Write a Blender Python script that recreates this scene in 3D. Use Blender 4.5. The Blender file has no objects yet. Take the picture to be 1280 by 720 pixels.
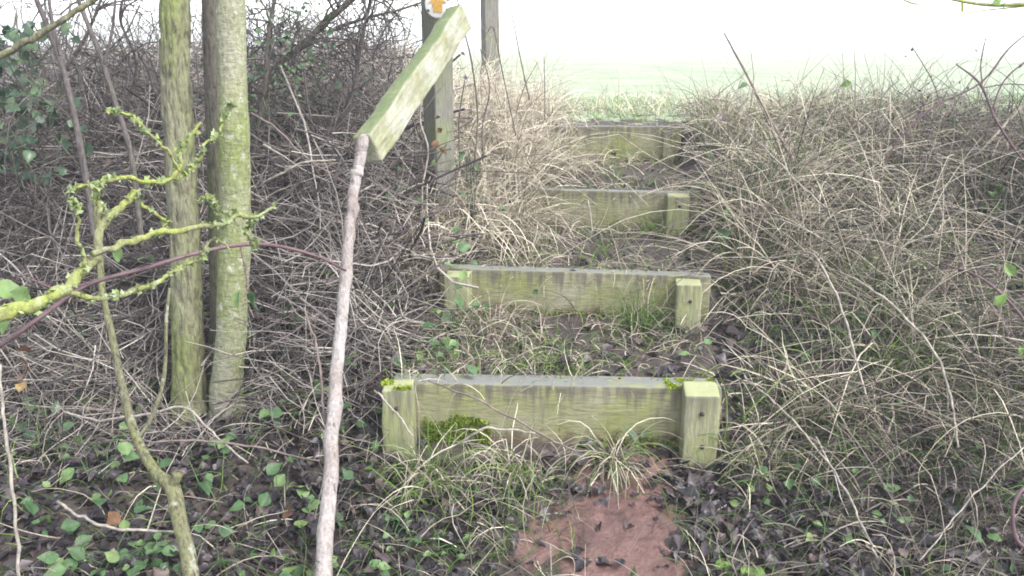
import bpy, math, random
import numpy as np
from mathutils import Vector

rng = np.random.default_rng(7)
random.seed(7)
SC = bpy.context.scene
COL = SC.collection
PI = math.pi

# ------------------------------------------------------------------ camera
W, H, F = 1280.0, 720.0, 1108.0
PITCH = math.atan((360 - 60) / F)
CAM = np.array([0.0, 0.0, 1.55])
FW = np.array([0, math.cos(PITCH), -math.sin(PITCH)])
UP = np.array([0, math.sin(PITCH), math.cos(PITCH)])
RT = np.array([1.0, 0, 0])

def ray(px, py):
    return FW + RT * ((px - W / 2) / F) + UP * ((H / 2 - py) / F)

def at_y(px, py, Y):
    """point of the place seen at photo position (px, py), Y metres ahead"""
    d = ray(px, py)
    return CAM + d * (Y / d[1])

def at_z(px, py, z):
    d = ray(px, py)
    return CAM + d * ((z - CAM[2]) / d[2])

cam = bpy.data.cameras.new('camera')
cam.sensor_width = 36.0
cam.lens = 36.0 * F / W
cam.clip_start = 0.05
cam.clip_end = 2000
co = bpy.data.objects.new('camera', cam)
co.location = CAM
co.rotation_euler = (PI / 2 - PITCH, 0, 0)
COL.objects.link(co)
SC.camera = co

# ------------------------------------------------------------------ light
wd = bpy.data.worlds.new('World')
SC.world = wd
wd.use_nodes = True
nt = wd.node_tree
nt.nodes.clear()
SUN_EL, SUN_AZ = math.radians(48), math.radians(125)    # azimuth clockwise from +Y: right, a little behind the camera
sky = nt.nodes.new('ShaderNodeTexSky')
sky.sky_type = 'NISHITA'
sky.sun_disc = False
sky.sun_elevation = SUN_EL
sky.sun_rotation = SUN_AZ
sky.dust_density = 1.0
sky.air_density = 1.0
hs = nt.nodes.new('ShaderNodeHueSaturation')
hs.inputs['Saturation'].default_value = 0.42
bg = nt.nodes.new('ShaderNodeBackground')
bg.inputs['Strength'].default_value = 0.15
wo = nt.nodes.new('ShaderNodeOutputWorld')
nt.links.new(sky.outputs[0], hs.inputs['Color'])
nt.links.new(hs.outputs[0], bg.inputs[0])
nt.links.new(bg.outputs[0], wo.inputs[0])
sl = bpy.data.lights.new('sun', 'SUN')
sl.energy = 1.4
sl.angle = math.radians(28)
sl.color = (1.0, 0.985, 0.96)
so = bpy.data.objects.new('sun', sl)
sd = Vector((math.sin(SUN_AZ) * math.cos(SUN_EL), math.cos(SUN_AZ) * math.cos(SUN_EL), math.sin(SUN_EL)))
so.rotation_euler = sd.to_track_quat('Z', 'Y').to_euler()
so.location = (0, 0, 20)
COL.objects.link(so)

SC.view_settings.view_transform = 'Standard'
SC.view_settings.look = 'None'
SC.view_settings.gamma = 1
SC.view_settings.use_curve_mapping = False
SC.view_settings.exposure = 2.0
SC.render.engine = 'CYCLES'
SC.cycles.max_bounces = 6
SC.cycles.diffuse_bounces = 4
SC.cycles.glossy_bounces = 2
SC.cycles.transparent_max_bounces = 4
SC.cycles.filter_width = 1.8
SC.cycles.volume_bounces = 1

# ------------------------------------------------------------------ noise
def _h(i, j, k):
    v = np.sin(i * 127.1 + j * 311.7 + k * 74.7) * 43758.5453
    return v - np.floor(v)

def vn(x, y, z=0.0):
    """value noise, 0..1"""
    x, y, z = np.broadcast_arrays(np.asarray(x, float), np.asarray(y, float), np.asarray(z, float))
    i, j, k = np.floor(x), np.floor(y), np.floor(z)
    f, g, h = x - i, y - j, z - k
    f, g, h = f * f * (3 - 2 * f), g * g * (3 - 2 * g), h * h * (3 - 2 * h)
    def L(a, b, t): return a + (b - a) * t
    return L(L(L(_h(i, j, k), _h(i + 1, j, k), f), L(_h(i, j + 1, k), _h(i + 1, j + 1, k), f), g),
             L(L(_h(i, j, k + 1), _h(i + 1, j, k + 1), f), L(_h(i, j + 1, k + 1), _h(i + 1, j + 1, k + 1), f), g), h)

def fbm(x, y, z=0.0, o=3):
    s, a, t = 0.0, 0.5, 0.0
    for q in range(o):
        s = s + a * vn(np.asarray(x) * 2 ** q + 13 * q, np.asarray(y) * 2 ** q + 7 * q, np.asarray(z) * 2 ** q)
        t += a
        a *= 0.5
    return s / t

def ss(a, b, x):
    t = np.clip((np.asarray(x, float) - a) / (b - a), 0, 1)
    return t * t * (3 - 2 * t)

# ------------------------------------------------------------------ objects
def tag(o, label=None, cat=None, group=None, kind=None):
    if label: o['label'] = label
    if cat: o['category'] = cat
    if group: o['group'] = group
    if kind: o['kind'] = kind
    return o

def thing(name, loc, label, cat, group=None):
    o = bpy.data.objects.new(name, None)
    o.empty_display_size = 0.1
    o.location = loc
    COL.objects.link(o)
    return tag(o, label, cat, group)

def origin_of(p):
    v = Vector((0, 0, 0))
    while p is not None:
        v = v + p.location
        p = p.parent
    return np.array(v)

def mk(name, V, Fc, m, parent=None, smooth=True, tone=None, at=None):
    """one mesh object from world-space points; Fc an (n,k) array or a list of tuples"""
    V = np.asarray(V, float)
    o0 = np.array(at, float) if at is not None else np.zeros(3)
    Vl = V - origin_of(parent) - o0
    me = bpy.data.meshes.new(name)
    if isinstance(Fc, np.ndarray):
        n, k = Fc.shape
        me.vertices.add(len(Vl))
        me.vertices.foreach_set('co', Vl.astype(np.float32).ravel())
        me.loops.add(n * k)
        me.loops.foreach_set('vertex_index', Fc.astype(np.int32).ravel())
        me.polygons.add(n)
        me.polygons.foreach_set('loop_start', np.arange(0, n * k, k, dtype=np.int32))
        me.update(calc_edges=True)
    else:
        me.from_pydata([tuple(v) for v in Vl], [], Fc)
        me.update()
    if smooth:
        me.polygons.foreach_set('use_smooth', np.ones(len(me.polygons), dtype=bool))
    if tone is not None:
        a = me.attributes.new('tone', 'FLOAT', 'POINT')
        a.data.foreach_set('value', np.asarray(tone, np.float32))
    me.materials.append(m)
    o = bpy.data.objects.new(name, me)
    COL.objects.link(o)
    if at is not None: o.location = o0
    if parent is not None: o.parent = parent
    return o

def join(parts):
    """[(V, F, tone)] -> one"""
    Vs, Fs, Ts, n = [], [], [], 0
    for V, Fc, T in parts:
        Vs.append(V); Fs.append(Fc + n); Ts.append(T); n += len(V)
    return np.concatenate(Vs), np.concatenate(Fs), np.concatenate(Ts)

# ------------------------------------------------------------------ geometry makers
KINK = 0.45
def norm(v):
    return v / (np.linalg.norm(v, axis=-1, keepdims=True) + 1e-12)

def sweep(P, R, sides, tone, wtaper=None):
    """P (N,S,3) centre lines, R (N,S) radii. sides 2 = flat blades, >2 tubes. -> V, F, T"""
    N, S, _ = P.shape
    T = norm(np.gradient(P, axis=1))
    a = norm(rng.normal(size=(N, 1, 3)))
    U = norm(np.cross(T, a + T * 0.01))
    if sides == 2:
        V = np.stack([P + U * R[..., None], P - U * R[..., None]], axis=2)
    else:
        B = np.cross(T, U)
        th = np.arange(sides) * 2 * PI / sides
        V = P[:, :, None, :] + R[:, :, None, None] * (np.cos(th)[None, None, :, None] * U[:, :, None, :] + np.sin(th)[None, None, :, None] * B[:, :, None, :])
    base = np.arange(N)[:, None, None] * S * sides + np.arange(S - 1)[None, :, None] * sides
    if sides == 2:
        q = base + 0
        Fc = np.concatenate([q, q + 1, q + 3, q + 2], axis=2).reshape(-1, 4)
    else:
        k = np.arange(sides)[None, None, :]
        k2 = (k + 1) % sides
        Fc = np.stack([base + k, base + k2, base + sides + k2, base + sides + k], axis=3).reshape(-1, 4)
    Tn = np.repeat(np.asarray(tone, float), S * sides)
    return V.reshape(-1, 3), Fc, Tn

def grow(P0, D0, L, seg=7, droop=0.0, wander=0.3, floor=0.004):
    """centre lines that start at P0 along D0, bend down by droop and wander; kept above the terrain"""
    N = len(P0)
    P = np.zeros((N, seg + 1, 3))
    P[:, 0] = P0
    d = norm(D0)
    st = (np.asarray(L) / seg)[:, None]
    dr = np.broadcast_to(np.asarray(droop, float), (N,))
    ks = np.where(rng.uniform(0, 1, N) < KINK, rng.integers(1, seg, N), -1)
    curl = rng.normal(size=(N, 3)) * wander / seg * 1.6
    for s in range(seg):
        P[:, s + 1] = P[:, s] + d * st
        if floor is not None:
            zf = terrain(P[:, s + 1, 0], P[:, s + 1, 1]) + floor
            P[:, s + 1, 2] = np.maximum(P[:, s + 1, 2], zf)
        d = d + curl + rng.normal(size=(N, 3)) * wander / seg
        d[:, 2] -= dr / seg
        hit = ks == s
        if hit.any(): d[hit] += rng.normal(size=(int(hit.sum()), 3)) * 0.75
        d = norm(d)
    return P

def taper(N, S, r, end=0.35, start=1.0):
    t = np.linspace(0, 1, S)[None, :]
    return np.asarray(r)[:, None] * (start + (end - start) * t ** 1.3)

def leaves(P, D, Nn, size, tone, width=0.6, curl=0.3, fold=0.15, lobed=0.0, nu=6, wavy=0.05):
    """ovate leaves as curved sheets: base P, direction D, up Nn"""
    N = len(P)
    D = norm(D)
    S = norm(np.cross(D, Nn) + 1e-6)
    U = np.cross(S, D)
    u = np.linspace(0, 1, nu)
    prof = np.sin(PI * np.clip(u, 0, 1) ** 0.75) * 0.5
    prof = prof * (1 + lobed * np.cos(u * PI * 4))
    prof[0] = 0.04; prof[-1] = 0.015
    v = np.array([-1, -0.5, 0, 0.5, 1.0])
    uu, vv = np.meshgrid(u, v, indexing='ij')
    pw = np.repeat(prof[:, None], 5, 1)
    size = np.asarray(size, float)
    cu = rng.normal(curl, abs(curl) * 0.6 + 0.08, N)[:, None, None]
    fo = rng.normal(fold, 0.08, N)[:, None, None]
    wv = rng.normal(0, wavy, (N, nu, 5))
    X = uu[None] * np.ones((N, 1, 1))
    Y = (vv * pw)[None] * width * 1.0 * np.ones((N, 1, 1))
    Z = fo * np.abs(vv * pw)[None] * 1.5 - cu * uu[None] ** 2 + wv * pw[None] * 1.2
    s = size[:, None, None]
    V = P[:, None, None, :] + (X * s)[..., None] * D[:, None, None, :] + (Y * s)[..., None] * S[:, None, None, :] + (Z * s)[..., None] * U[:, None, None, :]
    idx = np.arange(nu * 5).reshape(nu, 5)
    q = np.stack([idx[:-1, :-1], idx[:-1, 1:], idx[1:, 1:], idx[1:, :-1]], -1).reshape(-1, 4)
    Fc = (np.arange(N)[:, None, None] * nu * 5 + q[None]).reshape(-1, 4)
    return V.reshape(-1, 3), Fc, np.repeat(np.asarray(tone, float), nu * 5)

def smooth_path(pts, n):
    """Catmull-Rom through pts (rows x,y,z[,r]) -> n samples"""
    p = np.asarray(pts, float)
    p = np.vstack([2 * p[0] - p[1], p, 2 * p[-1] - p[-2]])
    m = len(p) - 3
    out = []
    for t in np.linspace(0, m - 1e-6, n):
        i = int(t); f = t - i
        a, b, c, d = p[i:i + 4]
        out.append(0.5 * (2 * b + (c - a) * f + (2 * a - 5 * b + 4 * c - d) * f * f + (3 * b - a - 3 * c + d) * f ** 3))
    return np.array(out)

def limb(pts, n=60, sides=16, bump=0.0, bscale=20.0, ridge=0.0, seed=0.0, cap=True, knots=(), wig=0.0):
    """one smooth tapering branch: pts rows (x,y,z,r) -> V, F(quads), T"""
    q = smooth_path(pts, n)
    P, R = q[:, :3], np.maximum(q[:, 3], 0.0006)
    if wig:
        tt = np.linspace(0, 1, n) * (3 + 14 * np.linalg.norm(P[-1] - P[0]))
        P = P + wig * np.stack([fbm(tt + seed, 3.3 * c_ + seed, 0.0, 3) - 0.5 for c_ in (1, 2, 3)], -1)
    T = norm(np.gradient(P, axis=0))
    U = np.zeros_like(P)
    a = np.array([1.0, 0.2, 0.1]) if abs(T[0][0]) < 0.8 else np.array([0.1, 1.0, 0.2])
    u = norm(np.cross(T[0], a))
    for i in range(n):
        u = norm(u - T[i] * np.dot(u, T[i]))
        U[i] = u
    B = np.cross(T, U)
    th = np.arange(sides) * 2 * PI / sides
    C = np.cos(th)[None, :, None] * U[:, None] + np.sin(th)[None, :, None] * B[:, None]
    base = P[:, None] + C * R[:, None, None]
    k = np.ones((n, sides))
    if bump:
        k += bump * (fbm(base[..., 0] * bscale + seed, base[..., 1] * bscale, base[..., 2] * bscale) - 0.5) * 2
    if ridge:
        al = np.concatenate([[0], np.cumsum(np.linalg.norm(np.diff(P, axis=0), axis=1))])
        w = vn(th[None, :] * 4.5 + seed + 0.6 * vn(al[:, None] * 9, seed), al[:, None] * 7.0, seed)
        k -= ridge * ss(0.35, 0.0, np.abs(w - 0.5) * 2)
    for (kt, kw, kh) in knots:
        k += kh * np.exp(-((np.linspace(0, 1, n) - kt) / kw) ** 2)[:, None]
    V = P[:, None] + C * (R[:, None] * k)[..., None]
    if cap:
        V = np.concatenate([np.repeat(P[:1, None], sides, 1) - T[0] * 0.0, V, np.repeat(P[-1:, None], sides, 1)], 0)
        n2 = n + 2
    else:
        n2 = n
    idx = np.arange(n2 * sides).reshape(n2, sides)
    Fc = np.stack([idx[:-1], np.roll(idx[:-1], -1, 1), np.roll(idx[1:], -1, 1), idx[1:]], -1).reshape(-1, 4)
    return V.reshape(-1, 3), Fc, np.full(n2 * sides, random.random())

def block(cx, cy, cz, sx, sy, sz, yaw=0.0, bev=0.006, warp=0.004, seed=0.0, cham=0.0, dx=0.0):
    """bevelled timber box, subdivided and slightly uneven; cz is the bottom. cham slopes the front of the top; dx leans it"""
    import bmesh
    bm = bmesh.new()
    bmesh.ops.create_cube(bm, size=1.0)
    for v in bm.verts:
        v.co.x *= sx; v.co.y *= sy; v.co.z = (v.co.z + 0.5) * sz
        if cham and v.co.z > sz * 0.5 and v.co.y < 0:
            v.co.z -= cham
    bmesh.ops.bevel(bm, geom=bm.edges[:], offset=bev, segments=2, affect='EDGES', profile=0.6)
    cuts = max(1, int(max(sx, sz) / 0.05))
    long = [e for e in bm.edges if e.calc_length() > 0.06]
    bmesh.ops.subdivide_edges(bm, edges=long, cuts=min(cuts, 24), use_grid_fill=True)
    V = np.array([v.co[:] for v in bm.verts])
    bm.verts.index_update()
    Fc = [tuple(v.index for v in f.verts) for f in bm.faces]
    bm.free()
    n = np.stack([fbm(V[:, 0] * 6 + seed + q * 9, V[:, 1] * 6, V[:, 2] * 6) - 0.5 for q in range(3)], -1)
    n2 = np.stack([fbm(V[:, 0] * 30 + seed + q * 9, V[:, 1] * 30, V[:, 2] * 30) - 0.5 for q in range(3)], -1)
    V = V + n * warp * 2 + n2 * warp * 0.8
    V[:, 0] += dx * V[:, 2]
    c, s = math.cos(yaw), math.sin(yaw)
    X = V[:, 0] * c - V[:, 1] * s + cx
    Y = V[:, 0] * s + V[:, 1] * c + cy
    return np.stack([X, Y, V[:, 2] + cz], -1), Fc

# ------------------------------------------------------------------ materials
def newmat(name):
    m = bpy.data.materials.new(name)
    m.use_nodes = True
    t = m.node_tree
    b = t.nodes['Principled BSDF']
    return m, t, b

def nd(t, typ, **kw):
    n = t.nodes.new(typ)
    for k, v in kw.items():
        if k in n.inputs: n.inputs[k].default_value = v
        else: setattr(n, k, v)
    return n

def ramp(t, stops, src):
    r = t.nodes.new('ShaderNodeValToRGB')
    e = r.color_ramp.elements
    while len(e) > len(stops): e.remove(e[-1])
    while len(e) < len(stops): e.new(0.5)
    for x, (p, c) in zip(e, stops):
        x.position = p
        x.color = (*c, 1) if len(c) == 3 else c
    t.links.new(src, r.inputs[0])
    return r.outputs[0]

def noise(t, scale, detail=4.0, rough=0.6, vec=None, stretch=None):
    n = nd(t, 'ShaderNodeTexNoise')
    n.inputs['Scale'].default_value = scale
    n.inputs['Detail'].default_value = detail
    n.inputs['Roughness'].default_value = rough
    if vec is None:
        vec = coords(t)
    if stretch:
        mp = nd(t, 'ShaderNodeMapping')
        mp.inputs['Scale'].default_value = stretch
        t.links.new(vec, mp.inputs['Vector'])
        vec = mp.outputs[0]
    t.links.new(vec, n.inputs['Vector'])
    return n.outputs[0]

def coords(t):
    tc = nd(t, 'ShaderNodeTexCoord')
    oi = nd(t, 'ShaderNodeObjectInfo')
    mu = nd(t, 'ShaderNodeMath', operation='MULTIPLY')
    mu.inputs[1].default_value = 40.0
    t.links.new(oi.outputs['Random'], mu.inputs[0])
    ad = nd(t, 'ShaderNodeVectorMath', operation='ADD')
    t.links.new(tc.outputs['Object'], ad.inputs[0])
    t.links.new(mu.outputs[0], ad.inputs[1])
    return ad.outputs[0]

def mix(t, fac, a, b, mode='MIX'):
    n = nd(t, 'ShaderNodeMix', data_type='RGBA', blend_type=mode)
    for sock, v in ((n.inputs[0], fac), (n.inputs[6], a), (n.inputs[7], b)):
        if hasattr(v, 'links') or isinstance(v, bpy.types.NodeSocket):
            t.links.new(v, sock)
        elif isinstance(v, (int, float)):
            sock.default_value = v
        else:
            sock.default_value = (*v, 1)
    return n.outputs[2]

def bumpn(t, b, h, strength=0.4, dist=0.01):
    n = nd(t, 'ShaderNodeBump')
    n.inputs['Strength'].default_value = strength
    n.inputs['Distance'].default_value = dist
    t.links.new(h, n.inputs['Height'])
    t.links.new(n.outputs[0], b.inputs['Normal'])

def tone_mat(name, stops, rough=0.75, transl=0.0, spec=0.3, nscale=60.0, namt=0.35):
    """colour picked per blade/leaf by its own tone, mottled by noise"""
    m, t, b = newmat(name)
    a = nd(t, 'ShaderNodeAttribute', attribute_name='tone')
    c = ramp(t, stops, a.outputs['Fac'])
    n = noise(t, nscale, 3.0)
    dk = ramp(t, [(0.3, (1 - namt,) * 3), (0.7, (1 + namt * 0.3,) * 3)], n)
    c = mix(t, 1.0, c, dk, 'MULTIPLY')
    t.links.new(c, b.inputs['Base Color'])
    b.inputs['Roughness'].default_value = rough
    b.inputs['Specular IOR Level'].default_value = spec
    if transl:
        tr = nd(t, 'ShaderNodeBsdfTranslucent')
        t.links.new(c, tr.inputs[0])
        ms = nd(t, 'ShaderNodeMixShader')
        ms.inputs[0].default_value = transl
        t.links.new(b.outputs[0], ms.inputs[1])
        t.links.new(tr.outputs[0], ms.inputs[2])
        t.links.new(ms.outputs[0], t.nodes['Material Output'].inputs[0])
    return m

def wood_mat(name, algae, bare, stain, top, amount=0.5, splash=False, along=(1.2, 14, 14)):
    m, t, b = newmat(name)
    v = coords(t)
    blot = noise(t, 5.0, 5.0, 0.65, v)
    grain = noise(t, 9.0, 4.0, 0.7, v, along)
    strk = noise(t, 7.0, 3.0, 0.6, v, (5.5, 5.5, 0.7))
    fine = noise(t, 26.0, 5.0, 0.7, v, tuple(0.9 if q < 2 else 4.0 for q in along))
    c = mix(t, ramp(t, [(amount - 0.14, (0, 0, 0)), (amount + 0.16, (1, 1, 1))], blot), bare, algae)
    c = mix(t, ramp(t, [(0.52, (0, 0, 0)), (0.74, (0.55,) * 3)], strk), c, stain)
    c = mix(t, ramp(t, [(0.3, (0.6,) * 3), (0.5, (0, 0, 0))], grain), c, stain)
    c = mix(t, 1.0, c, ramp(t, [(0.3, (0.75,) * 3), (0.7, (1.12,) * 3)], fine), 'MULTIPLY')
    if splash:
        tcg = nd(t, 'ShaderNodeTexCoord')
        sg = nd(t, 'ShaderNodeSeparateXYZ')
        t.links.new(tcg.outputs['Generated'], sg.inputs[0])
        def band(src, k, off):
            ma = nd(t, 'ShaderNodeMath', operation='MULTIPLY_ADD')
            ma.inputs[1].default_value = k; ma.inputs[2].default_value = off
            t.links.new(src, ma.inputs[0])
            return ma.outputs[0]
        drip = noise(t, 9.0, 4.0, 0.6, v, (4, 4, 0.25))
        ad = nd(t, 'ShaderNodeMath', operation='ADD')
        t.links.new(band(sg.outputs['Z'], 0.75, -0.55), ad.inputs[0]); t.links.new(drip, ad.inputs[1])
        c = mix(t, ramp(t, [(0.50, (0, 0, 0)), (0.70, (0.88,) * 3)], ad.outputs[0]), c, stain)
        sp_ = noise(t, 13.0, 5.0, 0.7, v)
        ad2 = nd(t, 'ShaderNodeMath', operation='ADD')
        t.links.new(band(sg.outputs['Z'], -0.9, 0.32), ad2.inputs[0]); t.links.new(sp_, ad2.inputs[1])
        c = mix(t, ramp(t, [(0.50, (0, 0, 0)), (0.68, (0.85,) * 3)], ad2.outputs[0]), c, (0.105, 0.072, 0.058))
    g = nd(t, 'ShaderNodeNewGeometry')
    sx = nd(t, 'ShaderNodeSeparateXYZ')
    t.links.new(g.outputs['Normal'], sx.inputs[0])
    f = ramp(t, [(0.6, (0, 0, 0)), (0.85, (1, 1, 1))], sx.outputs['Z'])
    tn = noise(t, 14.0, 5.0, 0.7, v)
    tc = mix(t, ramp(t, [(0.5, (0, 0, 0)), (0.72, (1, 1, 1))], tn), top, algae)
    c = mix(t, f, c, tc)
    t.links.new(c, b.inputs['Base Color'])
    b.inputs['Roughness'].default_value = 0.85
    b.inputs['Specular IOR Level'].default_value = 0.25
    hh = nd(t, 'ShaderNodeMath', operation='ADD')
    t.links.new(grain, hh.inputs[0]); t.links.new(fine, hh.inputs[1])
    bumpn(t, b, hh.outputs[0], 0.5, 0.006)
    return m

def bark_mat(name, base, dark, green, gamt=0.5, pale=None, st=(9, 9, 1.6), fis=0.5):
    m, t, b = newmat(name)
    v = coords(t)
    blot = noise(t, 4.0, 5.0, 0.65, v, (1, 1, 0.45))
    fissure = noise(t, 9.0, 5.0, 0.65, v, st)
    fine = noise(t, 90.0, 3.0, 0.7, v, (1, 1, 0.5))
    c = mix(t, ramp(t, [(gamt - 0.13, (0, 0, 0)), (gamt + 0.13, (1, 1, 1))], blot), base, green)
    if pale:
        pn = noise(t, 26.0, 4.0, 0.6, v)
        c = mix(t, ramp(t, [(0.56, (0, 0, 0)), (0.66, (1, 1, 1))], pn), c, pale)
    c = mix(t, ramp(t, [(fis - 0.14, (0.9,) * 3), (fis, (0, 0, 0))], fissure), c, dark)
    c = mix(t, 1.0, c, ramp(t, [(0.3, (0.65,) * 3), (0.7, (1.2,) * 3)], fine), 'MULTIPLY')
    t.links.new(c, b.inputs['Base Color'])
    b.inputs['Roughness'].default_value = 0.9
    b.inputs['Specular IOR Level'].default_value = 0.2
    hh = nd(t, 'ShaderNodeMath', operation='MULTIPLY_ADD')
    hh.inputs[1].default_value = 0.4
    t.links.new(fine, hh.inputs[0]); t.links.new(fissure, hh.inputs[2])
    bumpn(t, b, hh.outputs[0], 0.8, 0.012)
    return m

def plain_mat(name, col, rough=0.8, var=0.25, scale=40.0, metal=0.0, bump=0.2):
    m, t, b = newmat(name)
    n = noise(t, scale, 4.0)
    t.links.new(mix(t, 1.0, col, ramp(t, [(0.3, (1 - var,) * 3), (0.7, (1 + var,) * 3)], n), 'MULTIPLY'), b.inputs['Base Color'])
    b.inputs['Roughness'].default_value = rough
    b.inputs['Metallic'].default_value = metal
    b.inputs['Specular IOR Level'].default_value = 0.3
    bumpn(t, b, n, bump, 0.004)
    return m

ALGAE, BARE, STAIN, TOPG = (0.215, 0.222, 0.085), (0.26, 0.24, 0.165), (0.10, 0.088, 0.07), (0.165, 0.165, 0.15)
M_STEP = wood_mat('algae_stained_timber', ALGAE, BARE, STAIN, TOPG, 0.47, True)
M_POST = wood_mat('yellow_green_timber', (0.245, 0.256, 0.118), (0.28, 0.268, 0.19), (0.125, 0.115, 0.08), (0.27, 0.28, 0.15), 0.45, True, (14, 14, 1.2))
M_STEPPOST = wood_mat('algae_stained_post', ALGAE, BARE, STAIN, TOPG, 0.47, True, (14, 14, 1.2))
M_DARKP = wood_mat('dark_damp_timber', (0.17, 0.19, 0.10), (0.17, 0.155, 0.14), (0.085, 0.075, 0.07), (0.2, 0.2, 0.17), 0.55, False, (14, 14, 1.2))
M_RAIL = wood_mat('pale_mossy_rail_timber', (0.215, 0.215, 0.105), (0.35, 0.345, 0.29), (0.12, 0.11, 0.075), (0.12, 0.15, 0.07), 0.5, False, (14, 14, 1.2))
M_BARK1 = bark_mat('fissured_green_bark', (0.22, 0.205, 0.145), (0.085, 0.075, 0.06), (0.18, 0.20, 0.075), 0.49)
M_BARK2 = bark_mat('smooth_grey_green_bark', (0.255, 0.245, 0.175), (0.12, 0.105, 0.08), (0.185, 0.21, 0.08), 0.47, (0.33, 0.33, 0.25), (3, 3, 6), 0.40)
M_BARK3 = bark_mat('brown_damp_bark', (0.12, 0.105, 0.085), (0.05, 0.045, 0.04), (0.10, 0.115, 0.045), 0.6)
M_SAP = bark_mat('olive_sapling_bark', (0.15, 0.14, 0.09), (0.065, 0.055, 0.045), (0.17, 0.18, 0.065), 0.54, (0.28, 0.28, 0.2))
M_GREYTWIG = bark_mat('grey_twig_bark', (0.12, 0.10, 0.095), (0.06, 0.05, 0.05), (0.13, 0.14, 0.07), 0.62)
M_STICK = bark_mat('stripped_pale_stick', (0.37, 0.335, 0.315), (0.085, 0.065, 0.058), (0.22, 0.18, 0.16), 0.5, None, (6, 6, 1.1), 0.43)
M_LICHB = bark_mat('lichen_covered_bark', (0.16, 0.15, 0.11), (0.08, 0.07, 0.055), (0.255, 0.285, 0.065), 0.47, (0.27, 0.31, 0.19), (4, 4, 4), 0.36)
M_BRAMBLE = plain_mat('purple_bramble_bark', (0.105, 0.062, 0.068), 0.55, 0.35, 25)
M_PALESTEM = plain_mat('bleached_dead_twig', (0.24, 0.21, 0.175), 0.75, 0.5, 38)
M_BROWNSTEM = plain_mat('brown_dead_twig', (0.15, 0.115, 0.10), 0.75, 0.4, 38)
M_BOLT = plain_mat('rusty_iron', (0.06, 0.045, 0.04), 0.6, 0.3, 80, 0.6)
M_WHITE = plain_mat('weathered_white_plastic', (0.55, 0.54, 0.51), 0.6, 0.2, 30, 0, 0.05)
M_YELLOW = plain_mat('yellow_arrow_plastic', (0.40, 0.225, 0.05), 0.6, 0.25, 30, 0, 0.05)
M_STONE = plain_mat('grey_stone', (0.2, 0.2, 0.21), 0.8, 0.35, 30)

M_DEAD = tone_mat('dead_stems', [(0.0, (0.03, 0.025, 0.028)), (0.35, (0.10, 0.082, 0.08)), (0.7, (0.25, 0.212, 0.19)), (1.0, (0.54, 0.485, 0.42))], 0.75, 0.0)
M_STRAW = tone_mat('dead_straw_grass', [(0.0, (0.045, 0.036, 0.036)), (0.3, (0.14, 0.114, 0.098)), (0.65, (0.385, 0.325, 0.245)), (1.0, (0.72, 0.645, 0.50))], 0.7, 0.15)
M_GRASS = tone_mat('green_grass', [(0.0, (0.035, 0.075, 0.016)), (0.5, (0.085, 0.165, 0.03)), (1.0, (0.23, 0.32, 0.07))], 0.55, 0.25, 0.4)
M_MOSS = tone_mat('bright_moss', [(0.0, (0.07, 0.12, 0.012)), (0.5, (0.20, 0.28, 0.02)), (1.0, (0.36, 0.42, 0.04))], 0.9, 0.15, 0.1)
M_LITTER = tone_mat('damp_leaf_litter', [(0.0, (0.012, 0.009, 0.011)), (0.45, (0.035, 0.026, 0.029)), (0.8, (0.075, 0.053, 0.053)), (1.0, (0.17, 0.115, 0.10))], 0.48, 0.0, 0.5)
M_LEAF = tone_mat('green_leaf', [(0.0, (0.055, 0.115, 0.045)), (0.5, (0.10, 0.18, 0.07)), (1.0, (0.22, 0.31, 0.10))], 0.5, 0.25, 0.4, 40)
M_BRIGHTLEAF = tone_mat('bright_green_leaf', [(0.0, (0.12, 0.22, 0.04)), (1.0, (0.20, 0.32, 0.07))], 0.5, 0.3, 0.4, 40)
M_IVY = tone_mat('dark_ivy_leaf', [(0.0, (0.02, 0.045, 0.025)), (0.6, (0.045, 0.09, 0.04)), (1.0, (0.10, 0.15, 0.06))], 0.4, 0.1, 0.5, 40)
M_RUST = tone_mat('rusty_dead_leaf', [(0.0, (0.12, 0.06, 0.04)), (0.6, (0.22, 0.125, 0.065)), (1.0, (0.30, 0.21, 0.09))], 0.65, 0.2)
M_LICHEN = tone_mat('yellow_green_lichen', [(0.0, (0.17, 0.22, 0.12)), (0.5, (0.24, 0.29, 0.10)), (1.0, (0.33, 0.38, 0.22))], 0.9, 0.1, 0.1)

# ------------------------------------------------------------------ the steps: where they stand
class Step: pass
def step_spec(lp, rp, Yc, thick, hgt):
    s = Step()
    mx, my = (lp[0] + rp[0]) / 2, (lp[1] + rp[1]) / 2
    s.z = at_y(mx, my, Yc)[2]
    s.L, s.R = at_z(*lp, s.z), at_z(*rp, s.z)
    s.t, s.h = thick, hgt
    s.yaw = math.atan2(s.R[1] - s.L[1], s.R[0] - s.L[0])
    s.w = float(np.linalg.norm(s.R - s.L))
    s.c = (s.L + s.R) / 2
    return s
    
STEPS = [step_spec((488, 478.5), (903, 486), 3.05, 0.11, 0.27),
         step_spec((549, 335), (889, 345), 3.73, 0.075, 0.23),
         step_spec((640, 236), (876, 241), 4.52, 0.07, 0.26),
         step_spec((655, 157.5), (852, 158.5), 5.30, 0.06, 0.26)]
for s in STEPS: print('STEP z=%.3f L=%s R=%s yaw=%.1f w=%.2f' % (s.z, s.L.round(2), s.R.round(2), math.degrees(s.yaw), s.w))

def front_y(s, x):
    return s.L[1] + (x - s.L[0]) * math.tan(s.yaw)

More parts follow.
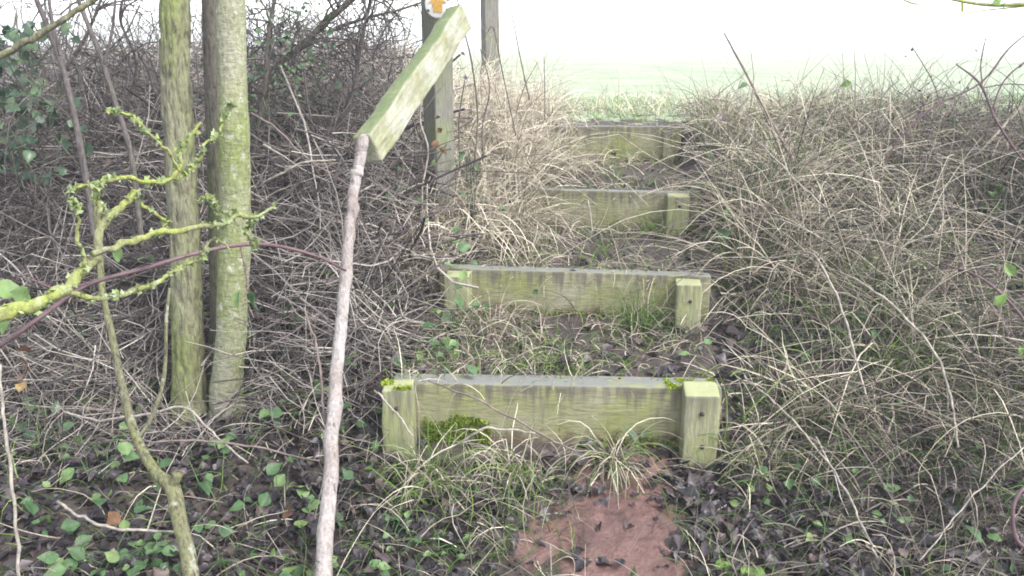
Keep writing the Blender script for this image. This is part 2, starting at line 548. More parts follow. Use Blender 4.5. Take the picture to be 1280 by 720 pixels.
def bank(x, y):
    """the bank without the steps"""
    x = np.asarray(x, float); y = np.asarray(y, float)
    yk = y + 0.22 * (fbm(x * 0.5 + 3, y * 0.5) - 0.5)
    pts_y = [-40, 1.5, 2.4, 3.0, 3.7, 4.5, 5.3, 5.9, 400]
    pts_z = [-0.16, -0.13, -0.05, 0.09, 0.42, 0.78, 1.07, 1.12, 1.12]
    z = np.interp(yk, pts_y, pts_z)
    lef = ss(-0.5, -1.3, x)                       # the left side climbs later and steeper
    zl = np.interp(yk, [-40, 1.5, 3.3, 3.8, 4.6, 5.6, 6.2, 400], [-0.16, -0.13, 0.06, 0.22, 0.70, 1.08, 1.12, 1.12])
    z = z * (1 - lef) + zl * lef
    rg = ss(1.2, 2.4, x) * ss(2.0, 3.2, y) * ss(6.5, 5.0, y)
    z = z - rg * 0.03
    near = ss(7.0, 5.5, y)
    z = z + near * (0.09 * (fbm(x * 2.2, y * 2.2) - 0.5) + 0.035 * (fbm(x * 8, y * 8) - 0.5) + 0.016 * (fbm(x * 25, y * 25) - 0.5))
    return z

def terrain(x, y):
    x = np.asarray(x, float); y = np.asarray(y, float)
    z = bank(x, y)
    rough = 0.022 * (fbm(x * 11, y * 11) - 0.5) + 0.012 * (fbm(x * 33, y * 33) - 0.5)
    zc = None
    y0 = front_y(STEPS[0], x)
    zc = np.where(y < y0 + 0.03, 0.125 - 0.45 * np.clip(y0 - y, 0, 0.14) - 0.05 * np.clip(y0 - y - 0.14, 0, 1.6), 0)
    for i, s in enumerate(STEPS):
        ya = front_y(s, x)
        if i + 1 < len(STEPS):
            n = STEPS[i + 1]
            yb = front_y(n, x)
            t = np.clip((y - ya) / (yb - ya), 0, 1)
            zz = s.z - 0.035 + (n.z - 0.20 - s.z + 0.035) * t ** 1.3
        else:
            zz = s.z - 0.02 + 0.03 * ss(0, 0.6, y - ya)
        zc = np.where(y >= ya + 0.03, zz, zc)
    zc = zc + rough
    lx = np.interp(y, [2.0, STEPS[0].c[1], STEPS[1].c[1], STEPS[2].c[1], STEPS[3].c[1]], [STEPS[0].L[0]] + [s.L[0] for s in STEPS])
    rx = np.interp(y, [2.0, STEPS[0].c[1], STEPS[1].c[1], STEPS[2].c[1], STEPS[3].c[1]], [STEPS[0].R[0]] + [s.R[0] for s in STEPS])
    m = ss(lx - 0.10, lx + 0.03, x) * ss(rx + 0.10, rx - 0.03, x) * ss(2.1, 2.9, y) * ss(6.2, 5.6, y)
    return z * (1 - m) + zc * m

def in_steps(x, y, pad=0.0):
    lx = np.interp(y, [s.c[1] for s in STEPS], [s.L[0] for s in STEPS])
    rx = np.interp(y, [s.c[1] for s in STEPS], [s.R[0] for s in STEPS])
    return (x > lx - pad) & (x < rx + pad) & (y > STEPS[0].c[1] - 0.1) & (y < STEPS[3].c[1] + 0.3)

# ------------------------------------------------------------------ ground, path, field
def grid_mesh(xs, ys, zf):
    X, Y = np.meshgrid(xs, ys)
    Z = zf(X, Y)
    V = np.stack([X, Y, Z], -1).reshape(-1, 3)
    n, m = len(ys), len(xs)
    idx = np.arange(n * m).reshape(n, m)
    Fc = np.stack([idx[:-1, :-1], idx[:-1, 1:], idx[1:, 1:], idx[1:, :-1]], -1).reshape(-1, 4)
    return V, Fc

def ground_mat():
    m, t, b = newmat('damp_dark_soil')
    v = coords(t)
    a = noise(t, 2.2, 6.0, 0.65, v)
    f = noise(t, 45.0, 5.0, 0.7, v)
    c = ramp(t, [(0.30, (0.03, 0.023, 0.023)), (0.5, (0.065, 0.045, 0.04)), (0.70, (0.05, 0.047, 0.03)), (0.8, (0.10, 0.066, 0.056))], a)
    c = mix(t, 1.0, c, ramp(t, [(0.25, (0.5,) * 3), (0.75, (1.4,) * 3)], f), 'MULTIPLY')
    t.links.new(c, b.inputs['Base Color'])
    b.inputs['Roughness'].default_value = 0.7
    bumpn(t, b, f, 0.8, 0.02)
    return m

def mud_mat():
    m, t, b = newmat('red_brown_mud')
    v = coords(t)
    a = noise(t, 6.0, 6.0, 0.65, v)
    f = noise(t, 55.0, 5.0, 0.7, v)
    c = ramp(t, [(0.3, (0.07, 0.034, 0.028)), (0.5, (0.135, 0.068, 0.056)), (0.7, (0.19, 0.108, 0.092))], a)
    c = mix(t, 1.0, c, ramp(t, [(0.25, (0.6,) * 3), (0.75, (1.25,) * 3)], f), 'MULTIPLY')
    t.links.new(c, b.inputs['Base Color'])
    b.inputs['Roughness'].default_value = 0.55
    bumpn(t, b, f, 0.7, 0.015)
    return m

def field_mat():
    m, t, b = newmat('short_field_grass')
    v = coords(t)
    a = noise(t, 0.6, 6.0, 0.65, v)
    f = noise(t, 14.0, 5.0, 0.7, v)
    c = ramp(t, [(0.35, (0.20, 0.25, 0.145)), (0.5, (0.27, 0.31, 0.195)), (0.68, (0.34, 0.345, 0.24))], a)  # dewy pale green, whitened further to put distant haze into the colour
    c = mix(t, 1.0, c, ramp(t, [(0.25, (0.7,) * 3), (0.75, (1.2,) * 3)], f), 'MULTIPLY')
    t.links.new(c, b.inputs['Base Color'])
    b.inputs['Roughness'].default_value = 0.9
    bumpn(t, b, f, 0.8, 0.05)
    return m

xs = np.unique(np.concatenate([np.arange(-60, -5, 2.5), np.arange(-5, -1.2, 0.06), np.arange(-1.2, 1.6, 0.022), np.arange(1.6, 5, 0.06), np.arange(5, 61, 2.5)]))
ys = np.unique(np.concatenate([np.arange(-40, 0.5, 2.0), np.arange(0.5, 2.2, 0.06), np.arange(2.2, 6.0, 0.022), np.arange(6.0, 7.3, 0.08)]))
V, Fc = grid_mesh(xs, ys, terrain)
tag(mk('ground', V, Fc, ground_mat()), kind='structure')
xs2 = np.unique(np.concatenate([np.arange(-400, -12, 20.0), np.arange(-12, -3, 0.5), np.arange(-3, 4, 0.1), np.arange(4, 12, 0.5), np.arange(12, 401, 20.0)]))
ys2 = np.unique(np.concatenate([np.arange(5.62, 7.6, 0.06), np.arange(7.65, 14, 0.35), np.geomspace(14, 600, 40)]))
V, Fc = grid_mesh(xs2, ys2, lambda x, y: np.where(y < 6.9, terrain(x, y) + 0.012 * ss(5.6, 5.75, y) - 0.01, 1.122 + (terrain(x, y) - 1.12) * ss(7.3, 6.9, y) + 0.05 * (fbm(x * 0.6, y * 0.6) - 0.5) * ss(7.0, 8.0, y)) + 0.0009 * np.clip(y - 10, 0, 600))
tag(mk('field', V, Fc, field_mat()), kind='structure')

# bare trodden earth below the first step, with an uneven edge
c0 = at_z(790, 590, 0.06); c1 = at_z(765, 720, 0.0)
def path_strip():
    n, k = 150, 64
    rows = []
    for i in range(n):
        t = i / (n - 1)
        y = 2.98 + (1.35 - 2.98) * t
        cx = np.interp(t, [0, 0.3, 1], [0.40, 0.36, 0.26])
        hw_l = 0.16 + 0.30 * min(1, t * 2.4) + 0.16 * (vn(t * 9, 3.1) - 0.5)
        hw_r = 0.19 + 0.12 * (vn(t * 8, 9.7) - 0.3)
        if y < 2.35: hw_r += 0.0
        u = np.linspace(-1, 1, k)
        x = cx + np.where(u < 0, u * hw_l, u * hw_r)
        yy = np.full(k, y)
        e = (1 - np.abs(u)) * 1.1 + 1.7 * (fbm(x * 8, yy * 8, 0, 4) - 0.5) + 0.10
        z = terrain(x, yy) - 0.025 + 0.032 * ss(0.0, 0.30, e) + 0.014 * (fbm(x * 18, yy * 18) - 0.5) + 0.010 * (fbm(x * 45, yy * 45) - 0.5)
        rows.append(np.stack([x, np.full(k, y), z], -1))
    V = np.concatenate(rows)
    idx = np.arange(n * k).reshape(n, k)
    Fc = np.stack([idx[:-1, :-1], idx[1:, :-1], idx[1:, 1:], idx[:-1, 1:]], -1).reshape(-1, 4)
    return V, Fc
V, Fc = path_strip()
tag(mk('path', V, Fc, mud_mat()), kind='structure')

# ------------------------------------------------------------------ timber steps
def tufts(P, n, spread, L, r, up=1.0, droop=0.8, seg=5, tone=(0, 1), dirn=None, wander=0.35, floor=0.003):
    """n blades fanning out from about P"""
    P0 = np.array(P)[None] + rng.normal(size=(n, 3)) * np.array([spread, spread, 0.0])
    P0[:, 2] = P[2] if floor is None else terrain(P0[:, 0], P0[:, 1])
    D = rng.normal(size=(n, 3)) * 0.55
    D[:, 2] = np.abs(D[:, 2]) + up
    if dirn is not None: D += np.array(dirn)
    Ls = rng.uniform(L * 0.5, L * 1.15, n)
    Pt = grow(P0, D, Ls, seg, droop, wander, floor)
    return sweep(Pt, taper(n, seg + 1, rng.uniform(r * 0.7, r * 1.2, n), 0.15), 2, rng.uniform(*tone, n))

def moss_patch(px0, px1, py0, py1, surf, n, L, parent, name='moss'):
    P = np.stack([rng.uniform(px0, px1, n), rng.uniform(py0, py1, n), np.zeros(n)], -1)
    k = fbm(P[:, 0] * 20, P[:, 1] * 20)
    P[:, 2] = surf(P[:, 0], P[:, 1])
    P = P[k > 0.42]
    D = rng.normal(size=(len(P), 3)) * 0.5; D[:, 2] = 1
    Pt = grow(P, D, rng.uniform(L * 0.5, L, len(P)), 3, 0.3, 0.5, None)
    V, Fc, T = sweep(Pt, taper(len(P), 4, rng.uniform(0.002, 0.004, len(P)), 0.3), 2, rng.uniform(0.2, 1, len(P)))
    return tag(mk(name, V, Fc, M_MOSS, parent, True, T), kind='stuff')

labels = ['lowest timber step with a long grey top and moss on its right corner',
          'second timber step up, with grass growing against its right half',
          'third timber step up, its left end buried in straw',
          'topmost timber step, at the edge of the open field']
ROOT = []
posts = [  # step, px left, px right, py of the front top edge, bottom z, depth, chamfer, lean, material
    (0, 857, 901, 497, -0.06, 0.085, 0.03, 0.0),
    (0, 475, 514, 490, -0.02, 0.09, 0.015, 0.0),
    (1, 846, 878, 357, 0.26, 0.085, 0.008, 0.0),
    (1, 554, 586, 345, 0.28, 0.085, 0.01, 0.0),
    (2, 835, 862, 247, 0.52, 0.08, 0.008, 0.0),
    (3, 829, 844, 164, 0.78, 0.022, 0.004, 0.0)]
POSTS = []
for i, s in enumerate(STEPS):
    base = np.array([s.c[0], s.c[1], s.z - s.h])
    r = thing('timber_step', base, labels[i], 'step', 'timber steps up the bank')
    ROOT.append(r)
    nrm = np.array([-math.sin(s.yaw), math.cos(s.yaw), 0])
    c = s.c + nrm * s.t / 2
    V, Fs = block(c[0], c[1], s.z - s.h, s.w, s.t, s.h, s.yaw, 0.007, 0.007, 3.0 * i)
    mk('riser_board', V, Fs, M_STEP, r)
for (i, xl, xr, ty, zb, dp, ch, ln) in posts:
    s = STEPS[i]
    nrm = np.array([-math.sin(s.yaw), math.cos(s.yaw), 0])
    mx = (xl + xr) / 2
    xw = s.L[0] + (mx - 488) / 1 * 0
    # plane of the post's front face
    Y = s.c[1]
    for _ in range(6):
        p = at_y(mx, ty, Y)
        Y = front_y(s, p[0]) - dp - 0.003
    a, b_ = at_y(xl, ty, Y), at_y(xr, ty, Y)
    w = b_[0] - a[0]
    c = (a + b_) / 2 + nrm * dp / 2
    top = a[2] + ch
    V, Fs = block(c[0], c[1], zb, w, dp, top - zb, s.yaw + rng.normal(0, 0.02), 0.007, 0.007, 11.0 * i + mx, ch, ln)
    o = mk('post', V, Fs, M_STEPPOST if i == 3 else M_POST, ROOT[i], at=None)
    POSTS.append((o, c, w, dp, top, Y))
    # nail or bolt heads
    heads = {857: (518, 559), 846: (377,), 835: (258,), 475: (511,), 554: ()}.get(xl, ())
    for hy in heads:
        q = at_y(mx + (1 if xl != 857 else -1), hy, Y - 0.004)
        th = np.arange(10) * 2 * PI / 10
        Vb = []
        for (rr, yy) in ((0.0075, 0.006), (0.0075, -0.002), (0.005, -0.005), (0.0005, -0.005)):
            for tt in th: Vb.append((q[0] + rr * math.cos(tt), q[1] + yy, q[2] + rr * math.sin(tt)))
        idx = np.arange(40).reshape(4, 10)
        Fb = np.stack([idx[:-1], np.roll(idx[:-1], -1, 1), np.roll(idx[1:], -1, 1), idx[1:]], -1).reshape(-1, 4)
        mk('bolt', np.array(Vb), Fb, M_BOLT, o)
S1 = STEPS[0]
moss_patch(S1.R[0] - 0.20, S1.R[0] - 0.01, S1.R[1] - 0.0, S1.R[1] + 0.10, lambda x, y: x * 0 + S1.z - 0.002, 900, 0.014, ROOT[0])
o, c, w, dp, top, Y = POSTS[1]
moss_patch(c[0] - w / 2, c[0] + w / 2, c[1] - dp / 2, c[1] + dp / 2, lambda x, y: x * 0 + top - 0.008, 600, 0.02, ROOT[0])
# thick moss against the riser, low on the left
def moss_on_riser(s, pxa, pxb, za, zb, n, parent):
    a = at_y(pxa, 520, s.c[1]); b_ = at_y(pxb, 520, s.c[1])
    x = rng.uniform(a[0], b_[0], n)
    z = za + (zb - za) * rng.uniform(0, 1, n) ** 1.6 * (0.5 + fbm(x * 12, 2.0))
    P = np.stack([x, front_y(s, x) - 0.003, z], -1)
    D = rng.normal(size=(n, 3)) * 0.5; D[:, 1] -= 1.0; D[:, 2] += 0.3
    Pt = grow(P, D, rng.uniform(0.008, 0.024, n), 3, 0.6, 0.5, None)
    V, Fc, T = sweep(Pt, taper(n, 4, rng.uniform(0.002, 0.004, n), 0.3), 2, rng.uniform(0.0, 0.75, n))
    tag(mk('moss', V, Fc, M_MOSS, parent, True, T), kind='stuff')
moss_on_riser(S1, 530, 612, 0.08, 0.20, 2600, ROOT[0])
moss_on_riser(S1, 735, 860, 0.10, 0.15, 500, ROOT[0])
moss_on_riser(STEPS[1], 690, 790, 0.37, 0.43, 900, ROOT[1])

# ------------------------------------------------------------------ handrail, its posts, the propping stick
pb = at_y(552, 316, 4.28)
pz = float(terrain(pb[0], pb[1]))
hr = thing('handrail', (pb[0], pb[1], pz), 'sloping mossy handrail on a tall timber post left of the steps', 'handrail')
V, Fs = block(pb[0], pb[1], pz - 0.3, 0.105, 0.105, 1.78 - pz + 0.30, math.radians(38), 0.006, 0.004, 5.0)
mk('post', V, Fs, M_DARKP, hr)

def beam(A, B, wside, wtop, roll, m, name, parent, seed=0.0, ext=0.0):
    """rectangular timber from A to B"""
    A, B = np.array(A, float), np.array(B, float)
    L = np.linalg.norm(B - A)
    V, Fs = block(0, 0, 0, wtop, wside, L, 0.0, 0.009, 0.010, seed)
    T = norm(B - A)
    S = norm(np.cross(T, np.array([0, 0, 1.0])))       # to the right of the rail
    U = np.cross(S, T)
    c, s_ = math.cos(roll), math.sin(roll)
    S2, U2 = S * c + U * s_, U * c - S * s_
    from mathutils import Matrix
    o = mk(name, V + origin_of(parent), Fs, m, parent)      # modelled along its own Z, so the grain runs with the timber
    R3 = Matrix((S2, U2, T)).transposed()
    if R3.determinant() < 0: R3 = Matrix((-S2, U2, T)).transposed()
    o.rotation_euler = R3.to_euler()
    o.location = A - origin_of(parent)
    return o
ra, rb = at_y(460, 188, 3.12), at_y(575, 22, 4.17)
beam(ra, rb, 0.118, 0.070, math.radians(14), M_RAIL, 'rail', hr, 2.0)
# waymark disc on the post, half above the picture
dc = at_y(548, 5, 4.19)
wm = []
th = np.arange(40) * 2 * PI / 40
fdir = norm(np.array([-0.12, -1.0, 0.0])); sdir = np.array([-fdir[1], fdir[0], 0]) * -1
def disc(c, r, y0, y1, lip=0.0):
    Vb = []
    for (rr, d) in ((0.0004, y0), (r, y0), (r, y1), (r - 0.004, y1 + 0.001), (0.0004, y1 + 0.001)):
        for tt in th: Vb.append(c + fdir * d + sdir * rr * math.cos(tt) + np.array([0, 0, 1]) * rr * math.sin(tt))
    idx = np.arange(200).reshape(5, 40)
    return np.array(Vb), np.stack([idx[:-1], np.roll(idx[:-1], -1, 1), np.roll(idx[1:], -1, 1), idx[1:]], -1).reshape(-1, 4)
V, Fc = disc(dc, 0.062, -0.004, 0.004)
wmo = mk('waymark_disc', V, Fc, M_WHITE, hr, False)
def flat(poly, c, d, name, m, parent):
    P = [c + fdir * d + sdir * x + np.array([0, 0, 1]) * z for x, z in poly]
    Q = [c + fdir * (d + 0.002) + sdir * x + np.array([0, 0, 1]) * z for x, z in poly]
    n = len(P)
    Fs = [tuple(range(n))[::-1], tuple(range(n, 2 * n))] + [(i, (i + 1) % n, n + (i + 1) % n, n + i) for i in range(n)]
    return mk(name, np.array(P + Q), Fs, m, parent, False)
flat([(-0.018, -0.038), (0.022, -0.036), (0.027, 0.004), (0.045, 0.004), (0.004, 0.044), (-0.038, 0.004), (-0.02, 0.004)], dc, 0.006, 'arrow', M_YELLOW, wmo)
for (sx, sz) in ((-0.042, -0.026), (-0.047, 0.022), (0.046, -0.028)):
    p = dc + sdir * sx + np.array([0, 0, sz])
    V, Fc = disc(p, 0.0062, 0.003, 0.008)
    mk('nail', V, Fc, M_BOLT, wmo, False)

p2 = at_y(613, 105, 6.4)
z2 = float(terrain(p2[0], p2[1]))
V, Fs = block(p2[0], p2[1], z2 - 0.3, 0.105, 0.10, 1.1 + 0.3, math.radians(20), 0.006, 0.004, 8.0)
o = mk('fence_post', V - 0, Fs, M_DARKP, at=(p2[0], p2[1], z2))
tag(o, 'grey green post standing alone behind the top of the handrail', 'post')

def stick(name, rows, m, label, cat, group=None, n=70, sides=10, bump=0.2, bscale=60, knots=(), seed=None, thin=0.72, wig=0.016):
    """a lone stem: rows of (px, py, Y, radius)"""
    if seed is None: seed = rows[0][0] * 0.37
    pts = [(*at_y(a, b, Y), r * thin) for a, b, Y, r in rows]
    V, Fc, T = limb(pts, n, sides, bump, bscale, 0, seed, True, knots, wig)
    low = V[np.argmin(V[:, 2])]
    o = mk(name, V, Fc, m, tone=T, at=pts[0][:3])
    return tag(o, label, cat, group)

stick('propping_stick', [(399, 790, 2.20, 0.027), (409, 640, 2.40, 0.026), (417, 520, 2.60, 0.024), (427, 400, 2.77, 0.022), (436, 300, 2.90, 0.021), (443, 240, 2.99, 0.020), (449, 205, 3.04, 0.021), (452, 174, 3.07, 0.024)],
      M_STICK, 'pale stripped stick propping up the lower end of the handrail', 'stick', None, 140, 16, 0.07, 22, thin=0.92, wig=0.014, knots=
      ((0.30, 0.008, 0.2), (0.50, 0.007, 0.16), (0.66, 0.007, 0.22), (0.80, 0.012, 0.32), (0.12, 0.008, 0.10)))
stick('thin_stick', [(414, 770, 2.22, 0.008), (413, 640, 2.47, 0.0075), (406, 520, 2.62, 0.006), (398, 440, 2.75, 0.005), (380, 385, 2.85, 0.004)],
      M_BROWNSTEM, 'thin brown stick standing against the pale propping stick', 'stick')

# ------------------------------------------------------------------ trees
def side_branches(trunk_pts, zmin, n, L, r0, seed, out=1.0):
    rr = np.random.default_rng(int(seed))
    parts = []
    q = smooth_path(trunk_pts, 80)
    hi = [i for i in range(80) if q[i, 2] > zmin]
    for k in range(n):
        i = hi[int(rr.integers(0, len(hi)))]
        a = rr.uniform(0, 2 * PI)
        d = np.array([math.cos(a) * out, math.sin(a) * out, rr.uniform(0.3, 1.1)])
        l = L * rr.uniform(0.5, 1.1)
        p = q[i, :3]
        rows = [(*p, r0)]
        for s in range(1, 5):
            d = norm(d + rr.normal(size=3) * 0.25 + np.array([0, 0, 0.1]))
            p = p + d * l / 4
            rows.append((*p, r0 * (1 - s / 4.6)))
        parts.append(limb(rows, 24, 8, 0.1, 30, 0, k))
    return join(parts)

def tree(rows, m, label, seed, ridge, bump, top_extra):
    pts = [(*at_y(a, b, Y), r) for a, b, Y, r in rows]
    p0 = np.array(pts[0][:3])
    gz = float(terrain(p0[0], p0[1]))
    root = thing('tree', (p0[0], p0[1], gz), label, 'tree', 'slim tree trunks left of the steps')
    pts = [(p0[0], p0[1], gz - 0.15, pts[0][3] * 2.0), (p0[0], p0[1], gz + 0.0, pts[0][3] * 1.4), (p0[0], p0[1], gz + 0.09, pts[0][3] * 1.1)] + pts[1:]
    l = np.array(pts[-1][:3]); d = norm(l - np.array(pts[-2][:3]))
    for k, (dz, f) in enumerate(((1.0, 0.86), (2.2, 0.66), (3.4, 0.4))):
        q = l + d * dz + np.array([0.04 * math.sin(seed + k), 0.05 * math.cos(seed * 2 + k), 0]) * dz
        pts.append((*q, pts[-1][3] * 0 + rows[-1][3] * f))
    V, Fc, T = limb(pts, 420, 40, bump, 9, ridge, seed)
    mk('trunk', V, Fc, m, root, True, T)
    V, Fc, T = side_branches(pts, 2.3, 16, 1.3, 0.016, seed)
    mk('branches', V, Fc, m, root, True, T)
    return root
tree([(238, 508, 3.40, 0.066), (234, 400, 3.40, 0.062), (229, 260, 3.40, 0.057), (221, 120, 3.42, 0.056), (218, 0, 3.44, 0.055)], M_BARK1,
     'fissured brown green tree trunk, leftmost of the three slim trunks', 3.0, 0.18, 0.12, 0)
tree([(286, 512, 3.36, 0.060), (290, 400, 3.36, 0.060), (294, 260, 3.37, 0.060), (291, 120, 3.38, 0.056), (288, 0, 3.40, 0.054)], M_BARK2,
     'smooth pale grey green tree trunk, rightmost of the three slim trunks', 8.0, 0.04, 0.10, 0)
tree([(276, 505, 3.62, 0.040), (274, 400, 3.62, 0.040), (271, 260, 3.63, 0.037), (266, 120, 3.64, 0.032), (262, 0, 3.66, 0.030)], M_BARK3,
     'thin brown tree trunk half hidden behind the pale smooth trunk', 13.0, 0.08, 0.06, 0)

# ------------------------------------------------------------------ scatter helpers
def xhalf(y): return 0.60 * y + 0.55
def scatter(n, y0, y1, keep=None, xr=None):
    out = []
    got = 0
    while got < n:
        y = y0 + (y1 - y0) * rng.uniform(0, 1, n * 2)
        x = rng.uniform(-1, 1, n * 2) * xhalf(y) if xr is None else rng.uniform(xr[0], xr[1], n * 2)
        k = np.abs(x) < xhalf(y)
        if keep is not None:
            k &= rng.uniform(0, 1, n * 2) < keep(x, y)
        out.append(np.stack([x[k], y[k]], -1)); got += int(k.sum())
    return np.concatenate(out)[:n]

def left_edge(y):     # where the hedge ends towards the steps
    return np.interp(y, [2.5, 3.1, 3.8, 4.3, 5.0, 6.0, 7.0], [-0.95, -0.62, -0.42, -0.36, -0.45, -0.6, -0.7])
def right_edge(y):
    return np.interp(y, [2.2, 3.0, 3.7, 4.5, 5.3, 6.0], [0.95, 0.85, 0.93, 1.02, 1.07, 1.3])

def hedge_top(x, y):
    """height of the dead tangle over the ground on the left"""
    h = np.interp(y, [3.1, 3.4, 3.7, 4.1, 4.6, 5.4, 6.2, 6.9], [0.03, 0.07, 0.22, 0.40, 0.46, 0.42, 0.38, 0.28])
    return h * (0.65 + 0.7 * fbm(x * 1.7 + 5, y * 1.7)) * ss(0.0, 0.45, left_edge(y) - x + 0.12)

# ---- left: tangle of dead stems
def tangle(n, y0, y1, r0, r1, L0, L1, tone, horiz=0.35, surf=0.5):
    P = scatter(n, y0, y1, lambda x, y: (x < left_edge(y)) * 1.0)
    x, y = P[:, 0], P[:, 1]
    h = hedge_top(x, y)
    z = terrain(x, y) + h * rng.uniform(0, 1, n) ** surf
    P0 = np.stack([x, y, z], -1)
    D = rng.normal(size=(n, 3)); D[:, 2] *= horiz
    L = rng.uniform(L0, L1, n)
    P0 -= norm(D) * L[:, None] * 0.5
    P0[:, 2] = np.maximum(P0[:, 2], terrain(P0[:, 0], P0[:, 1]) + 0.01)
    Pt = grow(P0, D, L, 7, rng.uniform(-0.2, 1.0, n), 0.8)
    keep = np.ones(n, bool)
    for (bx, by, tx, ty, Yb, rad) in ((238, 508, 218, 0, 3.41, 0.085), (286, 512, 288, 0, 3.38, 0.08), (276, 505, 262, 0, 3.63, 0.055)):
        a, b_ = at_y(bx, by, Yb), at_y(tx, ty, Yb + 0.02)
        f = np.clip((Pt[..., 2] - a[2]) / (b_[2] - a[2]), -0.2, 1)
        ax = a[None, None, :2] + f[..., None] * (b_ - a)[None, None, :2]
        dd = np.linalg.norm(Pt[..., :2] - ax, axis=-1)
        mid = np.linalg.norm((Pt[:, 1:, :2] + Pt[:, :-1, :2]) / 2 - ax[:, 1:], axis=-1)
        keep &= (dd.min(1) > rad) & (mid.min(1) > rad)
    Pt = Pt[keep]; n = len(Pt)
    return sweep(Pt, taper(n, 8, rng.uniform(r0, r1, n), 0.5), 3, rng.beta(*tone, n))
parts = [tangle(9000, 3.4, 6.8, 0.0018, 0.0042, 0.3, 0.9, (2.0, 1.15)),
         tangle(1500, 3.45, 6.6, 0.0035, 0.0070, 0.4, 1.2, (1.5, 2.0)),
         tangle(4300, 3.1, 5.2, 0.0016, 0.0030, 0.2, 0.7, (1.8, 1.4))]
# upright dead stalks that break the top edge
P = scatter(2600, 3.6, 6.9, lambda x, y: (x < left_edge(y)) * 1.0)
z = terrain(P[:, 0], P[:, 1])
D = rng.normal(size=(2600, 3)) * 0.45; D[:, 2] = 1
hh = hedge_top(P[:, 0], P[:, 1])
Pt = grow(np.column_stack([P, z]), D, hh * rng.uniform(0.9, 1.9, 2600) + 0.1, 7, rng.uniform(0.2, 1.6, 2600), 0.5)
parts.append(sweep(Pt, taper(2600, 8, rng.uniform(0.0012, 0.003, 2600), 0.3), 3, rng.beta(2, 2, 2600)))
V, Fc, T = join(parts)
tag(mk('dead_undergrowth', V, Fc, M_DEAD, tone=T), 'tangle of grey brown dead stems filling the bank left of the steps', 'undergrowth', kind='stuff')

# ---- right: dead grass mat over the bank
def mat_grass(n, y0, y1, keep, r0, r1, L0, L1, tone, up=0.5, lean=(-0.25, -0.55, 0), droop=(0.8, 2.2), sides=2, lift=0.0, wander=0.5, xr=None, seg=7, pale=0.0):
    P = scatter(n, y0, y1, keep, xr)
    n = len(P)
    z = terrain(P[:, 0], P[:, 1]) + lift * rng.uniform(0, 1, n)
    D = rng.normal(size=(n, 3)) * 0.7
    D[:, 2] = np.abs(D[:, 2]) * 0.6 + up
    D += np.array(lean)
    k = 0.55 + 0.9 * fbm(P[:, 0] * 2.6 + 9, P[:, 1] * 2.6)
    L = rng.uniform(L0, L1, n) * k
    Pt = grow(np.column_stack([P, z]), D, L, seg, rng.uniform(*droop, n), wander, 0.006)
    tn = pale + rng.beta(*tone, n) + 0.55 * (fbm(P[:, 0] * 2.1 + 21, P[:, 1] * 2.1) - 0.5) + 0.16 * ss(4.3, 5.4, P[:, 1]) - 0.30 * ss(1.5, 2.7, P[:, 0]) - 0.15 * ss(3.6, 2.9, P[:, 1]) * ss(0.8, 1.0, P[:, 0])  # paler up the bank: dry bleached straw plus skylight put into the tone
    return sweep(Pt, taper(n, seg + 1, rng.uniform(r0, r1, n), 0.25), sides, np.clip(tn, 0, 1))

def on_right(x, y): return (x > right_edge(y)) * (0.25 * ss(2.7, 3.2, y) + 0.75 * ss(3.2, 4.0, y)) * (0.05 + 0.95 * ss(0.42, 0.58, fbm(x * 2.6, y * 2.6)))
def on_right_low(x, y): return (x > right_edge(y) + 0.02) * ss(2.0, 2.9, y) * 0.8
def clear_r(x, y): return on_right(x - 0.05, y)
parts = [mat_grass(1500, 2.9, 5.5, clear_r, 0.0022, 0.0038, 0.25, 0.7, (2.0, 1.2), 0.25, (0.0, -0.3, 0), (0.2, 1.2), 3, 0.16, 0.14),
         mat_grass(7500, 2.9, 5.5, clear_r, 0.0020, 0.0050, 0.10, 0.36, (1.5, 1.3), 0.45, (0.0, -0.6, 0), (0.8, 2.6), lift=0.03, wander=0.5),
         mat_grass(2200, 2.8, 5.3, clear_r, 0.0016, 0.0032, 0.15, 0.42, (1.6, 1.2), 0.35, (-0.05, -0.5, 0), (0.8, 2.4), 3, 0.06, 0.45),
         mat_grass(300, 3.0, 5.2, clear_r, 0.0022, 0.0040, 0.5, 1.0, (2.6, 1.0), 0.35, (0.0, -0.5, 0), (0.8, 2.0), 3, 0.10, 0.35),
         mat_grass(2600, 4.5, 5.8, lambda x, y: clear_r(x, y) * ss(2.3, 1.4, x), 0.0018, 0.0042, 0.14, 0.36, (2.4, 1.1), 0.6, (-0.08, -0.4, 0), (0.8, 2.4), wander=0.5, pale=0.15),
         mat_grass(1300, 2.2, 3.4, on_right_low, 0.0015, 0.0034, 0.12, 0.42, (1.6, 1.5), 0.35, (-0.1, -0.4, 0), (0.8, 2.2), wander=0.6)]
V, Fc, T = join(parts)
tag(mk('dead_grass', V, Fc, M_STRAW, tone=T), 'matted pale dead grass over the bank right of the steps', 'grass', kind='stuff')
